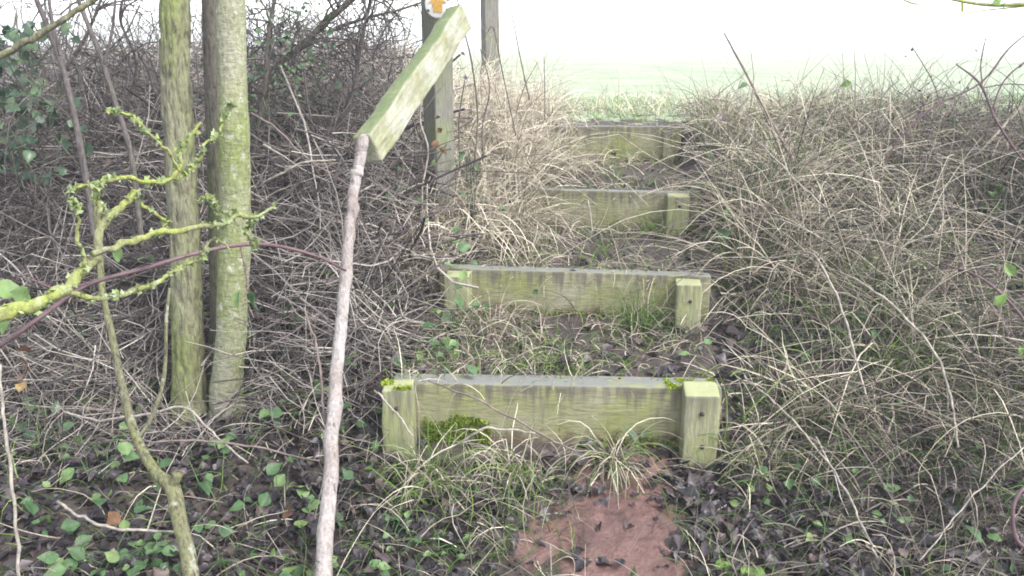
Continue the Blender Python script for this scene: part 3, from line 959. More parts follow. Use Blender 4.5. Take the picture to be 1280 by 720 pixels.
# darker bramble and dock stems through it
parts = []
n = 2600
P = scatter(n, 2.9, 5.5, lambda x, y: on_right(x, y) * (0.25 + 0.75 * ss(1.3, 2.3, x)))
z = terrain(P[:, 0], P[:, 1]) + rng.uniform(0, 0.09, n)
D = rng.normal(size=(n, 3)); D[:, 2] = np.abs(D[:, 2]) * 0.5
Pt = grow(np.column_stack([P, z]), D, rng.uniform(0.2, 0.65, n), 7, rng.uniform(0.4, 1.8, n), 0.7)
parts.append(sweep(Pt, taper(n, 8, rng.uniform(0.0014, 0.0036, n), 0.4), 3, rng.beta(2, 3, n)))
n = 90
P = scatter(n, 4.2, 6.0, lambda x, y: (x > right_edge(y) + 0.3) * ss(1.1, 2.4, x))
D = rng.normal(size=(n, 3)) * 0.5; D[:, 2] = 1
Pt = grow(np.column_stack([P, terrain(P[:, 0], P[:, 1])]), D, rng.uniform(0.15, 0.42, n), 7, rng.uniform(0.0, 1.2, n), 0.6)
parts.append(sweep(Pt, taper(n, 8, rng.uniform(0.0014, 0.003, n), 0.4), 3, rng.beta(2, 4, n)))
V, Fc, T = join(parts)
tag(mk('dark_undergrowth', V, Fc, M_DEAD, tone=T), 'dark dead stems tangled through the straw right of the steps', 'undergrowth', kind='stuff')

# ---- straw between the handrail post and the steps, and along the field edge
def straw_mid(x, y):
    lx = np.interp(y, [3.7, 4.0, 4.45, 4.9, 5.3, 6.2], [-0.34, -0.28, 0.08, 0.20, 0.28, 0.12])
    return ((x > left_edge(y) - 0.1) & (x < lx)) * 1.0
def rim(x, y): return ((np.abs(x - 0.7) > 0.42) | (y > 6.0)) * 0.8 * ss(5.2, 5.5, y)
parts = [mat_grass(3600, 3.85, 6.2, straw_mid, 0.0020, 0.0044, 0.22, 0.55, (1.9, 1.1), 0.8, (0.02, -0.35, 0), (0.8, 2.4), xr=(-0.8, 0.6), wander=0.6, pale=0.22),
         mat_grass(800, 4.1, 6.0, straw_mid, 0.0014, 0.0028, 0.35, 0.75, (2.4, 1.4), 1.1, (0.1, -0.15, 0), (0.3, 1.5), xr=(-0.8, 0.6)),
         mat_grass(1800, 5.3, 6.6, rim, 0.0016, 0.0032, 0.12, 0.36, (2.2, 1.5), 0.8, (0, -0.2, 0), (0.4, 1.6), xr=(-1.5, 3.0))]
V, Fc, T = join(parts)
tag(mk('straw_grass', V, Fc, M_STRAW, tone=T), 'tall bleached straw between the handrail post and the upper steps', 'grass', kind='stuff')

# ---- green grass: everywhere a little, more on the low ground and at the field edge
def low_ground(x, y):
    mud = ss(0.22, 0.10, np.abs(x - 0.36)) * ss(3.0, 2.9, y)
    return (0.25 + 0.75 * ss(0.42, 0.62, fbm(x * 3.2 + 4, y * 3.2))) * (1 - mud) * (~in_steps(x, y, 0.0))
def treads(x, y): return in_steps(x, y, -0.02) * (0.2 + 0.8 * ss(0.45, 0.6, fbm(x * 4, y * 4)))
parts = [mat_grass(3400, 1.9, 3.5, low_ground, 0.0012, 0.0026, 0.05, 0.20, (2, 2), 0.8, (0, -0.3, 0), (0.5, 2.0), seg=5),
         mat_grass(7500, 2.7, 5.7, lambda x, y: on_right(x - 0.03, y) + 0.08 * (x > right_edge(y)), 0.0018, 0.0042, 0.12, 0.36, (2, 2), 0.7, (-0.1, -0.4, 0), (0.6, 2.0)),
         mat_grass(1900, 3.1, 5.4, treads, 0.0013, 0.0026, 0.03, 0.12, (2.5, 1.6), 0.9, (0, -0.2, 0), (0.4, 1.6), seg=5),
         mat_grass(6000, 5.45, 7.6, lambda x, y: np.where(y < 5.6, 0.6, 1.0), 0.0015, 0.003, 0.04, 0.14, (2.8, 1.4), 1.0, (0, 0, 0), (0.3, 1.4), seg=4),
         mat_grass(1600, 3.4, 5.2, lambda x, y: (x < left_edge(y)) * 1.0, 0.0014, 0.0028, 0.1, 0.3, (1.6, 2), 0.8, (0, -0.3, 0), (0.4, 1.6))]
V, Fc, T = join(parts)
tag(mk('green_grass', V, Fc, M_GRASS, tone=T), 'sparse green grass growing through the litter and along the field edge', 'grass', kind='stuff')
# dead blades on the low ground and treads
parts = [mat_grass(2600, 1.9, 3.5, low_ground, 0.0010, 0.0026, 0.05, 0.36, (2, 1.8), 0.35, (0, -0.3, 0), (0.8, 2.4)),
         mat_grass(2300, 3.1, 5.4, treads, 0.0013, 0.0030, 0.06, 0.25, (2, 1.6), 0.25, (0, -0.2, 0), (0.8, 2.4))]
V, Fc, T = join(parts)
tag(mk('fallen_grass', V, Fc, M_STRAW, tone=T), 'loose dead grass lying over the muddy ground and the treads', 'grass', kind='stuff')

# ---- leaf litter
def litter_where(x, y):
    mud = np.where(x > 0.36, ss(0.20, 0.08, x - 0.36), ss(np.where(y < 2.75, 0.50, 0.24), np.where(y < 2.75, 0.25, 0.08), 0.36 - x)) * ss(3.02, 2.9, y)
    return np.where(y < 3.6, 1.0, np.where(x > 1.0, 0.6, 0.35)) * np.where(in_steps(x, y, 0.0), 0.16, 1.0) * (1 - 0.9 * mud) * (0.3 + 0.7 * ss(0.35, 0.6, fbm(x * 2.5, y * 2.5 + 8)))
n = 19000
P = scatter(n, 1.7, 5.4, litter_where)
z = terrain(P[:, 0], P[:, 1]) + rng.uniform(0.002, 0.03, n)
D = rng.normal(size=(n, 3)); D[:, 2] *= 0.35
Nn = rng.normal(size=(n, 3)) * 0.35 + np.array([0, 0, 1.0])
V, Fc, T = leaves(np.column_stack([P, z]), D, Nn, 0.012 + 0.068 * rng.beta(1.2, 2.2, n), rng.beta(1.3, 1.9, n), 0.8, 0.2, 0.25, 0.25, 6, 0.13)
tag(mk('leaf_litter', V, Fc, M_LITTER, tone=T), 'dark damp fallen leaves over the low ground', 'leaf litter', kind='stuff')

# ------------------------------------------------------------------ grass tufts one can point at
def tuft(P, n_dead, n_green, L, r, label, spread=0.03, up=0.9, droop=1.6, dirn=(0, -0.3, 0), name='grass_tuft'):
    P = np.array(P, float)
    P[2] = float(terrain(P[0], P[1]))
    root = thing(name, P, label, 'grass tuft')
    if n_dead:
        V, Fc, T = tufts(P, n_dead, spread, L * 1.1, r, up, droop, 7, (0.35, 1.0), dirn)
        mk('dead_blades', V, Fc, M_STRAW, root, True, T)
    if n_green:
        V, Fc, T = tufts(P, n_green, spread, L, r, up, droop, 7, (0.1, 1.0), dirn)
        mk('green_blades', V, Fc, M_GRASS, root, True, T)
    return root
g = lambda px, py, Y: at_y(px, py, Y)
tuft(g(800, 392, 3.60), 12, 130, 0.23, 0.0026, 'dark green grass tuft against the right half of the second step', 0.03, 0.9, 1.2)
tuft(g(600, 395, 3.58), 80, 20, 0.30, 0.0024, 'straw coloured grass tuft in front of the second step beside its left post', 0.05, 0.6, 1.4, (0.2, -0.3, 0))
tuft(g(700, 450, 3.30), 60, 190, 0.12, 0.0022, 'short green grass patch on the tread above the lowest step', 0.10, 0.8, 1.4)
tuft(g(630, 455, 3.28), 90, 50, 0.16, 0.0022, 'bleached grass clump hanging over the lowest step', 0.06, 0.7, 1.8, (0, -0.6, 0))
tuft(g(765, 560, 2.93), 90, 40, 0.30, 0.0028, 'drooping grass tuft over the red mud under the lowest step', 0.02, 0.9, 3.2, (0, -0.5, 0))
tuft(g(640, 565, 2.90), 80, 50, 0.34, 0.0026, 'long pale grass tuft under the middle of the lowest step', 0.05, 0.8, 2.4, (-0.1, -0.5, 0))
tuft(g(545, 590, 2.86), 90, 120, 0.30, 0.0026, 'mixed green and straw grass tuft below the left post of the lowest step', 0.06, 0.8, 2.2, (0, -0.5, 0))
tuft(g(940, 560, 2.95), 80, 60, 0.30, 0.0026, 'grass tuft beside the right post of the lowest step', 0.06, 0.8, 2.0, (0.1, -0.4, 0))
tuft(g(820, 300, 4.42), 15, 70, 0.14, 0.0022, 'green grass tuft at the foot of the third step by its post', 0.04, 0.9, 1.2)
tuft(g(648, 300, 4.32), 260, 20, 0.44, 0.0026, 'big straw tussock hiding the left end of the third step', 0.07, 1.0, 2.2, (0.1, -0.3, 0))
tuft(g(678, 195, 5.05), 200, 15, 0.36, 0.0026, 'straw tussock hiding the left end of the topmost step', 0.09, 1.0, 2.0, (0.05, -0.3, 0))
tuft(g(905, 190, 5.15), 180, 40, 0.34, 0.0026, 'straw tussock leaning over the right end of the topmost step', 0.10, 0.9, 2.0, (-0.1, -0.25, 0))
tuft(g(1090, 400, 3.75), 20, 150, 0.30, 0.0032, 'fresh green grass tuft among the straw right of the steps', 0.06, 0.8, 1.6, (-0.1, -0.4, 0))
tuft(g(1115, 460, 3.35), 10, 110, 0.20, 0.0034, 'broad bladed green tuft in the litter right of the lowest step', 0.03, 0.9, 1.4, (0, -0.3, 0))
tuft(g(965, 320, 4.1), 20, 120, 0.26, 0.003, 'green grass tuft growing on the bank right of the third step', 0.06, 0.8, 1.6, (-0.2, -0.4, 0))

# ------------------------------------------------------------------ lone dead stems
stick('dead_stalk', [(1012, 236, 4.6, 0.0055), (985, 190, 4.55, 0.006), (950, 125, 4.5, 0.006), (925, 78, 4.5, 0.0055), (905, 41, 4.5, 0.004)], M_BROWNSTEM,
      'straight dark dead stalk rising from the straw against the white sky', 'stalk', wig=0.004, thin=1.0)
stick('dead_twig', [(935, 165, 4.7, 0.005), (970, 200, 4.3, 0.006), (1005, 235, 4.0, 0.006), (1035, 262, 3.9, 0.006)], M_PALESTEM, 'pale straight stem slanting below the dark stalk', 'dead stem', 'pale dead stems on the right bank')
stick('dead_twig', [(935, 322, 3.7, 0.004), (985, 320, 3.6, 0.005), (1015, 318, 3.5, 0.006), (1045, 365, 3.3, 0.006), (1062, 420, 3.15, 0.006), (1085, 500, 3.0, 0.005)], M_PALESTEM, 'pale stem bent sharply over beside the second step', 'dead stem', 'pale dead stems on the right bank')
stick('dead_twig', [(1030, 332, 3.6, 0.004), (1080, 355, 3.45, 0.006), (1130, 395, 3.3, 0.007), (1170, 445, 3.15, 0.007), (1190, 510, 3.0, 0.006), (1198, 560, 2.9, 0.005)], M_PALESTEM, 'thick bleached stem arching down to the lower ground on the right', 'dead stem', 'pale dead stems on the right bank')
stick('dead_twig', [(930, 470, 3.1, 0.004), (985, 520, 2.9, 0.005), (1040, 585, 2.7, 0.005), (1080, 660, 2.5, 0.005), (1095, 700, 2.45, 0.004)], M_PALESTEM, 'long pale stem sloping away from the lowest step towards the corner', 'dead stem', 'pale dead stems on the right bank')
stick('dead_twig', [(1150, 700, 2.35, 0.0025), (1200, 640, 2.5, 0.003), (1255, 580, 2.6, 0.003), (1300, 545, 2.7, 0.003)], M_PALESTEM, 'pale stem rising across the lower right litter', 'dead stem', 'pale dead stems on the right bank')
stick('dead_twig', [(1218, 195, 4.7, 0.006), (1240, 175, 4.7, 0.006), (1262, 150, 4.8, 0.005), (1180, 240, 4.6, 0.006)][::-1][1:] + [(1290, 120, 4.9, 0.004)], M_PALESTEM, 'short white stem near the brambles at the top of the right bank', 'dead stem', 'pale dead stems on the right bank')
stick('dead_twig', [(1150, 250, 4.3, 0.005), (1200, 262, 4.1, 0.006), (1250, 275, 4.0, 0.006), (1310, 300, 3.9, 0.005)], M_PALESTEM, 'nearly level pale stem halfway up the right bank', 'dead stem', 'pale dead stems on the right bank')
stick('dead_twig', [(700, 300, 4.2, 0.004), (720, 268, 4.2, 0.005), (735, 250, 4.15, 0.004), (740, 290, 4.0, 0.004)], M_PALESTEM, 'bent straw coloured stem in front of the third step', 'dead stem')
stick('dead_twig', [(536, 572, 2.85, 0.004), (575, 552, 2.8, 0.006), (605, 537, 2.78, 0.006), (640, 538, 2.78, 0.005), (678, 543, 2.8, 0.004)], M_PALESTEM, 'kinked pale stem lying under the lowest step', 'dead stem')
stick('dead_twig', [(535, 475, 3.0, 0.003), (570, 488, 2.92, 0.0045), (620, 512, 2.85, 0.005), (680, 545, 2.75, 0.005), (720, 565, 2.7, 0.004)], M_BROWNSTEM, 'thin brown stem slanting across the front of the lowest step', 'dead stem')
stick('dead_twig', [(468, 488, 2.95, 0.004), (478, 497, 2.93, 0.005), (498, 520, 2.9, 0.005), (515, 545, 2.86, 0.004)], M_PALESTEM, 'short pale stem beside the left post of the lowest step', 'dead stem')
stick('dead_twig', [(-2, 455, 2.3, 0.005), (3, 510, 2.25, 0.006), (12, 580, 2.2, 0.0065), (20, 660, 2.15, 0.0065), (28, 745, 2.1, 0.006)], M_PALESTEM, 'upright pale stem standing at the lower left edge, left of the forked sapling', 'dead stem')
stick('dead_twig', [(72, 626, 2.35, 0.006), (100, 645, 2.32, 0.006), (150, 660, 2.3, 0.006), (235, 664, 2.32, 0.0045)], M_PALESTEM, 'curved pale twig lying among the leaf plants, crossing the forked sapling', 'dead stem')
stick('dead_twig', [(80, 514, 2.9, 0.005), (130, 525, 2.85, 0.006), (180, 517, 2.82, 0.006), (232, 510, 2.8, 0.006), (266, 541, 2.75, 0.005), (310, 580, 2.7, 0.004)], M_PALESTEM, 'pale kinked stem lying in front of the tree bases', 'dead stem')
stick('dead_twig', [(150, 552, 2.75, 0.004), (220, 551, 2.7, 0.005), (300, 556, 2.7, 0.005), (400, 577, 2.68, 0.004)], M_BROWNSTEM, 'reddish brown stem lying level between the sapling and propping stick', 'dead stem')
stick('dead_twig', [(318, 236, 3.7, 0.005), (350, 218, 3.6, 0.006), (380, 203, 3.6, 0.006), (420, 201, 3.6, 0.005)], M_PALESTEM, 'pale forking stem in the tangle right of the tree trunks', 'dead stem')
stick('dead_twig', [(315, 140, 4.0, 0.005), (345, 160, 3.95, 0.007), (380, 195, 3.9, 0.006), (440, 235, 3.8, 0.005)], M_BROWNSTEM, 'grey brown stem slanting behind the propping stick top', 'dead stem')
stick('hanging_vine', [(535, 330, 4.0, 0.006), (530, 290, 4.02, 0.007), (528, 240, 4.05, 0.006), (535, 190, 4.08, 0.006), (525, 150, 4.1, 0.006), (530, 110, 4.12, 0.005)], M_PALESTEM, 'twisted pale vine climbing the handrail post', 'vine')

# ------------------------------------------------------------------ brambles and twigs
def leaf_set(pts, size, m, parent, name='foliage', tone=(0.2, 1), width=0.7, face=(0, -0.8, 0.6), curl=0.2, jit=0.5):
    P = np.array(pts, float)
    n = len(P)
    D = rng.normal(size=(n, 3)) * 0.6
    D[:, 2] -= 0.1
    Nn = np.array(face)[None] + rng.normal(size=(n, 3)) * jit
    V, Fc, T = leaves(P, D, Nn, rng.uniform(size * 0.7, size * 1.2, n), rng.uniform(*tone, n), width, curl, 0.15, 0.06, 7)
    return mk(name, V, Fc, m, parent, True, T)

def plant(name, base, label, cat, stems_rows, m, leaf_pts=None, leaf_size=0.05, leaf_mat=None, thorns=0, sides=8, bump=0.1, n=50, group=None, tone=(0.2, 1), extra=()):
    """stems (rows of px,py,Y,r) + foliage under one thing"""
    root = thing(name, base, label, cat, group)
    parts = []
    for k, rows in enumerate(stems_rows):
        parts.append(limb([(*at_y(a, b, Y), r) for a, b, Y, r in rows], n, sides, bump, 30, 0, k * 3.1))
    if thorns:
        for rows in stems_rows:
            q = smooth_path([(*at_y(a, b, Y), r) for a, b, Y, r in rows], thorns)
            D = rng.normal(size=(thorns, 3))
            Pt = grow(q[:, :3], D, np.full(thorns, 0.012), 3, 0.8, 0.1, None)
            parts.append(sweep(Pt, taper(thorns, 4, np.full(thorns, 0.0018), 0.1), 4, np.full(thorns, 0.5)))
    V, Fc, T = join(parts)
    mk('stems', V, Fc, m, root, True, T)
    if leaf_pts:
        leaf_set([at_y(a, b, Y) for a, b, Y in leaf_pts], leaf_size, leaf_mat or M_LEAF, root, tone=tone)
    return root

# purple bramble arching across the trees
plant('bramble', at_y(-40, 460, 2.2), 'purple arching bramble stem crossing in front of the tree trunks', 'bramble',
      [[(-60, 470, 2.0, 0.006), (0, 432, 2.0, 0.006), (50, 397, 2.05, 0.0058), (110, 356, 2.15, 0.0055), (180, 336, 2.25, 0.0055), (240, 318, 2.35, 0.005), (300, 306, 2.45, 0.006), (350, 308, 2.55, 0.0055), (400, 322, 2.62, 0.005), (432, 338, 2.68, 0.004)],
       [(40, 350, 2.05, 0.003), (75, 362, 2.05, 0.003), (110, 354, 2.12, 0.003)], [(300, 307, 2.45, 0.002), (306, 335, 2.43, 0.002), (309, 364, 2.41, 0.002)]], M_BRAMBLE,
      [(12, 365, 1.95), (4, 385, 1.95), (-10, 360, 1.95), (18, 392, 1.97), (150, 325, 2.2), (175, 322, 2.25), (300, 362, 2.4), (318, 365, 2.42)], 0.06, M_LEAF, 40)
# mossy, lichen-grown branch reaching in from the left
lb = thing('lichen_branch', at_y(-60, 420, 1.75), 'crooked branch covered in yellow green lichen reaching in from the left', 'branch')
rowsets = [
    [(-70, 415, 1.72, 0.024), (0, 394, 1.76, 0.022), (45, 381, 1.80, 0.021), (83, 366, 1.84, 0.020), (100, 345, 1.87, 0.018), (117, 325, 1.89, 0.016), (122, 300, 1.92, 0.014), (133, 271, 1.95, 0.014), (150, 254, 1.98, 0.013), (168, 239, 2.0, 0.010)],
    [(118, 318, 1.89, 0.010), (150, 307, 1.95, 0.012), (185, 296, 2.0, 0.011), (222, 287, 2.05, 0.010), (262, 281, 2.1, 0.009), (290, 273, 2.14, 0.009), (320, 270, 2.17, 0.007), (345, 252, 2.2, 0.004)],
    [(84, 368, 1.84, 0.010), (120, 372, 1.9, 0.009), (152, 369, 1.95, 0.010), (177, 360, 2.0, 0.009), (215, 340, 2.05, 0.007), (250, 318, 2.1, 0.006), (272, 300, 2.14, 0.005), (290, 306, 2.16, 0.003)],
    [(130, 272, 1.94, 0.008), (122, 250, 1.94, 0.007), (124, 232, 1.95, 0.007), (105, 229, 1.95, 0.006), (84, 238, 1.95, 0.004)],
    [(122, 230, 1.95, 0.007), (150, 222, 1.98, 0.007), (180, 224, 2.02, 0.008), (208, 224, 2.06, 0.008), (222, 205, 2.08, 0.009), (228, 188, 2.1, 0.009), (240, 168, 2.12, 0.008), (250, 148, 2.14, 0.005)],
    [(224, 225, 2.08, 0.005), (240, 212, 2.1, 0.005), (255, 192, 2.12, 0.005), (268, 172, 2.14, 0.005), (282, 150, 2.16, 0.004), (290, 132, 2.18, 0.003)],
    [(222, 215, 2.08, 0.004), (208, 190, 2.05, 0.005), (190, 172, 2.03, 0.005), (165, 148, 2.0, 0.005), (140, 138, 1.98, 0.003)],
    [(285, 273, 2.13, 0.006), (274, 262, 2.12, 0.006), (268, 250, 2.1, 0.005), (255, 244, 2.1, 0.004), (244, 246, 2.1, 0.003)],
    [(318, 270, 2.17, 0.006), (308, 285, 2.17, 0.006), (316, 300, 2.17, 0.006), (322, 308, 2.18, 0.004)],
    [(168, 246, 2.0, 0.004), (185, 258, 2.02, 0.005), (200, 272, 2.04, 0.005), (215, 274, 2.06, 0.003)],
    [(110, 335, 1.88, 0.006), (98, 300, 1.86, 0.006), (94, 262, 1.85, 0.004), (90, 244, 1.85, 0.003)]]
parts, Lp, Ln = [], [], []
for k, rows in enumerate(rowsets):
    pts = [(*at_y(a, b, Y), r * 0.66) for a, b, Y, r in rows]
    parts.append(limb(pts, 110, 12, 0.42, 70, 0, k * 2.0, True, (), 0.03))
    q = smooth_path(pts, 400)
    tt = np.linspace(0, 1, 400) * (3 + 14 * np.linalg.norm(q[-1, :3] - q[0, :3]))
    q[:, :3] += 0.03 * np.stack([fbm(tt + k * 2.0, 3.3 * c_ + k * 2.0, 0.0, 3) - 0.5 for c_ in (1, 2, 3)], -1)
    m = vn(np.linspace(0, 14, 400), k * 3.7) > 0.42
    q = q[m]
    a = norm(rng.normal(size=(len(q), 3)) + np.array([0, -0.2, 0.5]))
    k_ = rng.uniform(0, 1, len(q)) < 0.3; q, a = q[k_], a[k_]
    Lp.append(q[:, :3] + a * q[:, 3:] * 0.9); Ln.append(a)
V, Fc, T = join(parts)
bo = mk('branch', V, Fc, M_LICHB, lb, True, T)
Lp, Ln = np.concatenate(Lp), np.concatenate(Ln)
n = len(Lp)
V, Fc, T = leaves(Lp, Ln + rng.normal(size=(n, 3)) * 0.5, rng.normal(size=(n, 3)), rng.uniform(0.004, 0.015, n), rng.uniform(0, 1, n), 1.1, 0.4, 0.3, 0.3, 5)
mk('lichen', V, Fc, M_LICHEN, lb, True, T)

# forked sapling, lower left
plant('sapling', at_y(240, 740, 2.2), 'olive green sapling with a cut fork, in front of the trees', 'sapling',
      [[(252, 800, 2.1, 0.024), (236, 700, 2.22, 0.022), (224, 650, 2.27, 0.021), (215, 610, 2.32, 0.022), (196, 592, 2.36, 0.016), (175, 558, 2.42, 0.014), (162, 520, 2.47, 0.013), (150, 470, 2.52, 0.012), (140, 420, 2.56, 0.011), (128, 365, 2.6, 0.010), (124, 300, 2.65, 0.009), (118, 230, 2.7, 0.007)],
       [(213, 612, 2.32, 0.016), (219, 600, 2.32, 0.016), (222, 592, 2.32, 0.015)],
       [(170, 552, 2.43, 0.006), (190, 520, 2.45, 0.006), (205, 470, 2.5, 0.006), (208, 400, 2.55, 0.005), (212, 360, 2.6, 0.004)]], M_SAP, None, sides=14, n=110, bump=0.16)
plant('sapling', at_y(112, 520, 3.4), 'thin bare sapling leaning up to the left behind the lichen branch', 'sapling',
      [[(118, 300, 3.0, 0.011), (106, 215, 3.0, 0.011), (85, 110, 3.02, 0.010), (62, 40, 3.04, 0.009), (42, -10, 3.06, 0.008), (20, -80, 3.1, 0.006)],
       [(76, 70, 3.0, 0.007), (66, 30, 3.0, 0.006), (58, -20, 3.0, 0.005)]], M_GREYTWIG)
plant('sapling', at_y(165, 330, 3.3), 'thin bare sapling between the leaning one and the fissured trunk', 'sapling',
      [[(178, 310, 3.2, 0.010), (165, 200, 3.2, 0.010), (145, 130, 3.22, 0.009), (122, 60, 3.24, 0.009), (96, -5, 3.26, 0.007), (75, -80, 3.3, 0.005)],
       [(130, 80, 3.2, 0.006), (140, 40, 3.2, 0.005), (145, -10, 3.2, 0.004)]], M_GREYTWIG)
stick('bare_branch', [(-60, 95, 2.6, 0.014), (0, 68, 2.62, 0.013), (40, 48, 2.64, 0.013), (80, 24, 2.66, 0.012), (118, 0, 2.68, 0.011), (180, -50, 2.72, 0.008)], M_SAP, 'bare branch slanting up across the top left corner', 'branch')

# thorn bush behind the trees, right
def twiggy(start_rows, n_side, L, r, seed, gen=2):
    """a bough with side twigs and twiglets"""
    rr = np.random.default_rng(int(seed))
    bough = [(*at_y(a, b, Y), rad) for a, b, Y, rad in start_rows]
    parts = [limb(bough, 60, 9, 0.12, 30, 0, seed)]
    q = smooth_path(bough, 120)
    cur = [(q[int(i), :3], norm(q[min(119, int(i) + 1), :3] - q[int(i) - 1, :3])) for i in rr.uniform(5, 118, n_side)]
    ll, rad = L, r
    for gnum in range(gen):
        P0 = np.array([c[0] for c in cur]); D0 = np.array([c[1] for c in cur])
        D = norm(D0 * 0.7 + rr.normal(size=D0.shape) * 0.8)
        Pt = grow(P0, D, rr.uniform(0.4, 1.2, len(P0)) * ll, 7, 0.0, 0.7, None)
        parts.append(sweep(Pt, taper(len(P0), 8, rr.uniform(0.7, 1.1, len(P0)) * rad, 0.35), 4, rr.uniform(0, 1, len(P0))))
        nxt = []
        for i in range(len(P0)):
            for _ in range(3):
                s = int(rr.integers(2, 8))
                nxt.append((Pt[i, s], norm(Pt[i, s] - Pt[i, s - 1])))
        cur, ll, rad = nxt, ll * 0.5, rad * 0.6
    return join(parts)
tb = thing('thorn_bush', at_y(330, 250, 4.5), 'leafless dark thorn bush with dense twigs between the trunks and handrail', 'bush')
parts = [twiggy([(300, 200, 4.5, 0.02), (340, 95, 4.5, 0.018), (375, 60, 4.5, 0.017), (410, 25, 4.5, 0.016), (445, -5, 4.5, 0.014), (500, -60, 4.5, 0.01)], 46, 0.5, 0.006, 5, 3),
         twiggy([(310, 230, 4.3, 0.014), (330, 120, 4.3, 0.012), (335, 50, 4.3, 0.010), (350, -40, 4.3, 0.008)], 34, 0.45, 0.005, 6, 3),
         twiggy([(400, 200, 4.4, 0.012), (440, 120, 4.4, 0.010), (450, 60, 4.4, 0.009), (470, -30, 4.4, 0.007)], 26, 0.42, 0.0045, 7, 3),
         twiggy([(420, 35, 4.4, 0.008), (460, 22, 4.4, 0.007), (500, 12, 4.4, 0.006), (535, 0, 4.4, 0.004)], 14, 0.3, 0.004, 8, 2)]
V, Fc, T = join(parts)
mk('twigs', V, Fc, M_GREYTWIG, tb, True, T)
P = []
for _ in range(260):
    P.append(at_y(random.gauss(350, 45), random.gauss(85, 45), random.uniform(4.0, 4.7)))
leaf_set(P, 0.03, M_IVY, tb, tone=(0.3, 1))
# thorn twigs behind, upper left
tw = thing('thorn_bush', at_y(60, 200, 4.6), 'sparse bare bush behind the two leaning saplings, top left', 'bush')
parts = [twiggy([(20, 230, 4.6, 0.012), (70, 110, 4.6, 0.010), (110, 40, 4.6, 0.008), (140, -40, 4.6, 0.006)], 30, 0.5, 0.005, 15, 3),
         twiggy([(130, 200, 4.8, 0.010), (170, 90, 4.8, 0.008), (150, 20, 4.8, 0.007), (170, -40, 4.8, 0.005)], 26, 0.45, 0.0045, 16, 3)]
V, Fc, T = join(parts)
mk('twigs', V, Fc, M_GREYTWIG, tw, True, T)
# ivy, far left
iv = thing('ivy_bush', at_y(0, 250, 4.0), 'dark green ivy bush at the top left edge', 'ivy')
n = 520
px = rng.normal(8, 42, n); py = 30 + rng.uniform(0, 190, n)
P = np.array([at_y(a, b, c) for a, b, c in zip(px, py, rng.uniform(3.6, 4.2, n))])
P = P[fbm(P[:, 0] * 6, P[:, 2] * 6, P[:, 1] * 3) > 0.44]
leaf_set(P, 0.05, M_IVY, iv, tone=(0.0, 1), width=0.9)
D = rng.normal(size=(120, 3)); 
Pt = grow(P[rng.integers(0, len(P), 120)] , D, rng.uniform(0.2, 0.5, 120), 6, 0.3, 0.6, None)
V, Fc, T = sweep(Pt, taper(120, 7, np.full(120, 0.003), 0.4), 4, rng.uniform(0, 1, 120))
mk('stems', V, Fc, M_GREYTWIG, iv, True, T)

# right: brambles against the sky
plant('bramble', at_y(1100, 230, 4.6), 'dark bramble stems arching over the right bank against the sky', 'bramble',
      [[(1090, 235, 4.4, 0.005), (1120, 180, 4.4, 0.005), (1165, 135, 4.4, 0.005), (1225, 104, 4.4, 0.0045), (1262, 60, 4.4, 0.004), (1300, 30, 4.4, 0.003)],
       [(1195, 80, 4.5, 0.003), (1225, 105, 4.5, 0.006), (1245, 150, 4.5, 0.006), (1275, 195, 4.5, 0.006), (1310, 230, 4.5, 0.006)],
       [(1232, 170, 4.5, 0.004), (1250, 110, 4.5, 0.004), (1275, 82, 4.5, 0.004), (1310, 60, 4.5, 0.003)],
       [(1228, 105, 4.5, 0.003), (1226, 80, 4.5, 0.003), (1232, 48, 4.5, 0.0025)],
       [(1175, 130, 4.5, 0.0025), (1165, 100, 4.5, 0.0025), (1140, 58, 4.5, 0.002)],
       [(1228, 110, 4.5, 0.003), (1260, 105, 4.5, 0.003), (1300, 108, 4.5, 0.003)]], M_BRAMBLE,
      [(1140, 60, 4.5), (1133, 70, 4.5), (1165, 98, 4.5), (1160, 106, 4.5), (1190, 130, 4.5), (1218, 62, 4.5), (1276, 80, 4.5), (1262, 130, 4.5), (1200, 150, 4.5), (1270, 105, 4.5), (1240, 145, 4.5), (1180, 140, 4.5), (1128, 118, 4.5), (1150, 112, 4.5)] + [(1190 + 60 * math.cos(k * 2.4) * (k % 7) / 6, 128 + 28 * math.sin(k * 1.7) * (k % 5) / 4, 4.4 + 0.01 * k) for k in range(34)], 0.022, M_LITTER, 24)
plant('bramble', at_y(1280, 420, 3.4), 'bramble at the right edge with a few yellow green leaves', 'bramble',
      [[(1310, 470, 3.2, 0.006), (1280, 400, 3.3, 0.006), (1230, 350, 3.4, 0.005), (1180, 330, 3.5, 0.004)],
       [(1320, 690, 2.4, 0.007), (1275, 680, 2.4, 0.007), (1266, 640, 2.42, 0.006), (1280, 610, 2.45, 0.006), (1320, 590, 2.5, 0.006)]], M_BRAMBLE,
      [(1268, 345, 3.25), (1280, 350, 3.25), (1245, 382, 3.3), (1275, 432, 3.2), (1285, 436, 3.2)], 0.05, M_BRIGHTLEAF, 24)
plant('overhanging_twig', at_y(1300, 2, 3.2), 'lichened twig overhanging the top right corner', 'twig',
      [[(1340, -2, 3.2, 0.008), (1280, 5, 3.2, 0.007), (1235, 6, 3.2, 0.006), (1195, 0, 3.2, 0.005), (1160, -8, 3.2, 0.004)],
       [(1203, 2, 3.2, 0.004), (1203, 15, 3.2, 0.004)], [(1280, 8, 3.2, 0.003), (1222, 14, 3.2, 0.002), (1190, 20, 3.2, 0.002)],
       [(1122, -4, 3.2, 0.002), (1140, 4, 3.2, 0.003), (1152, 4, 3.2, 0.002), (1160, -6, 3.2, 0.002)]], M_LICHB, [(1240, 5, 3.19), (1255, 3, 3.19)], 0.03, M_BRIGHTLEAF)
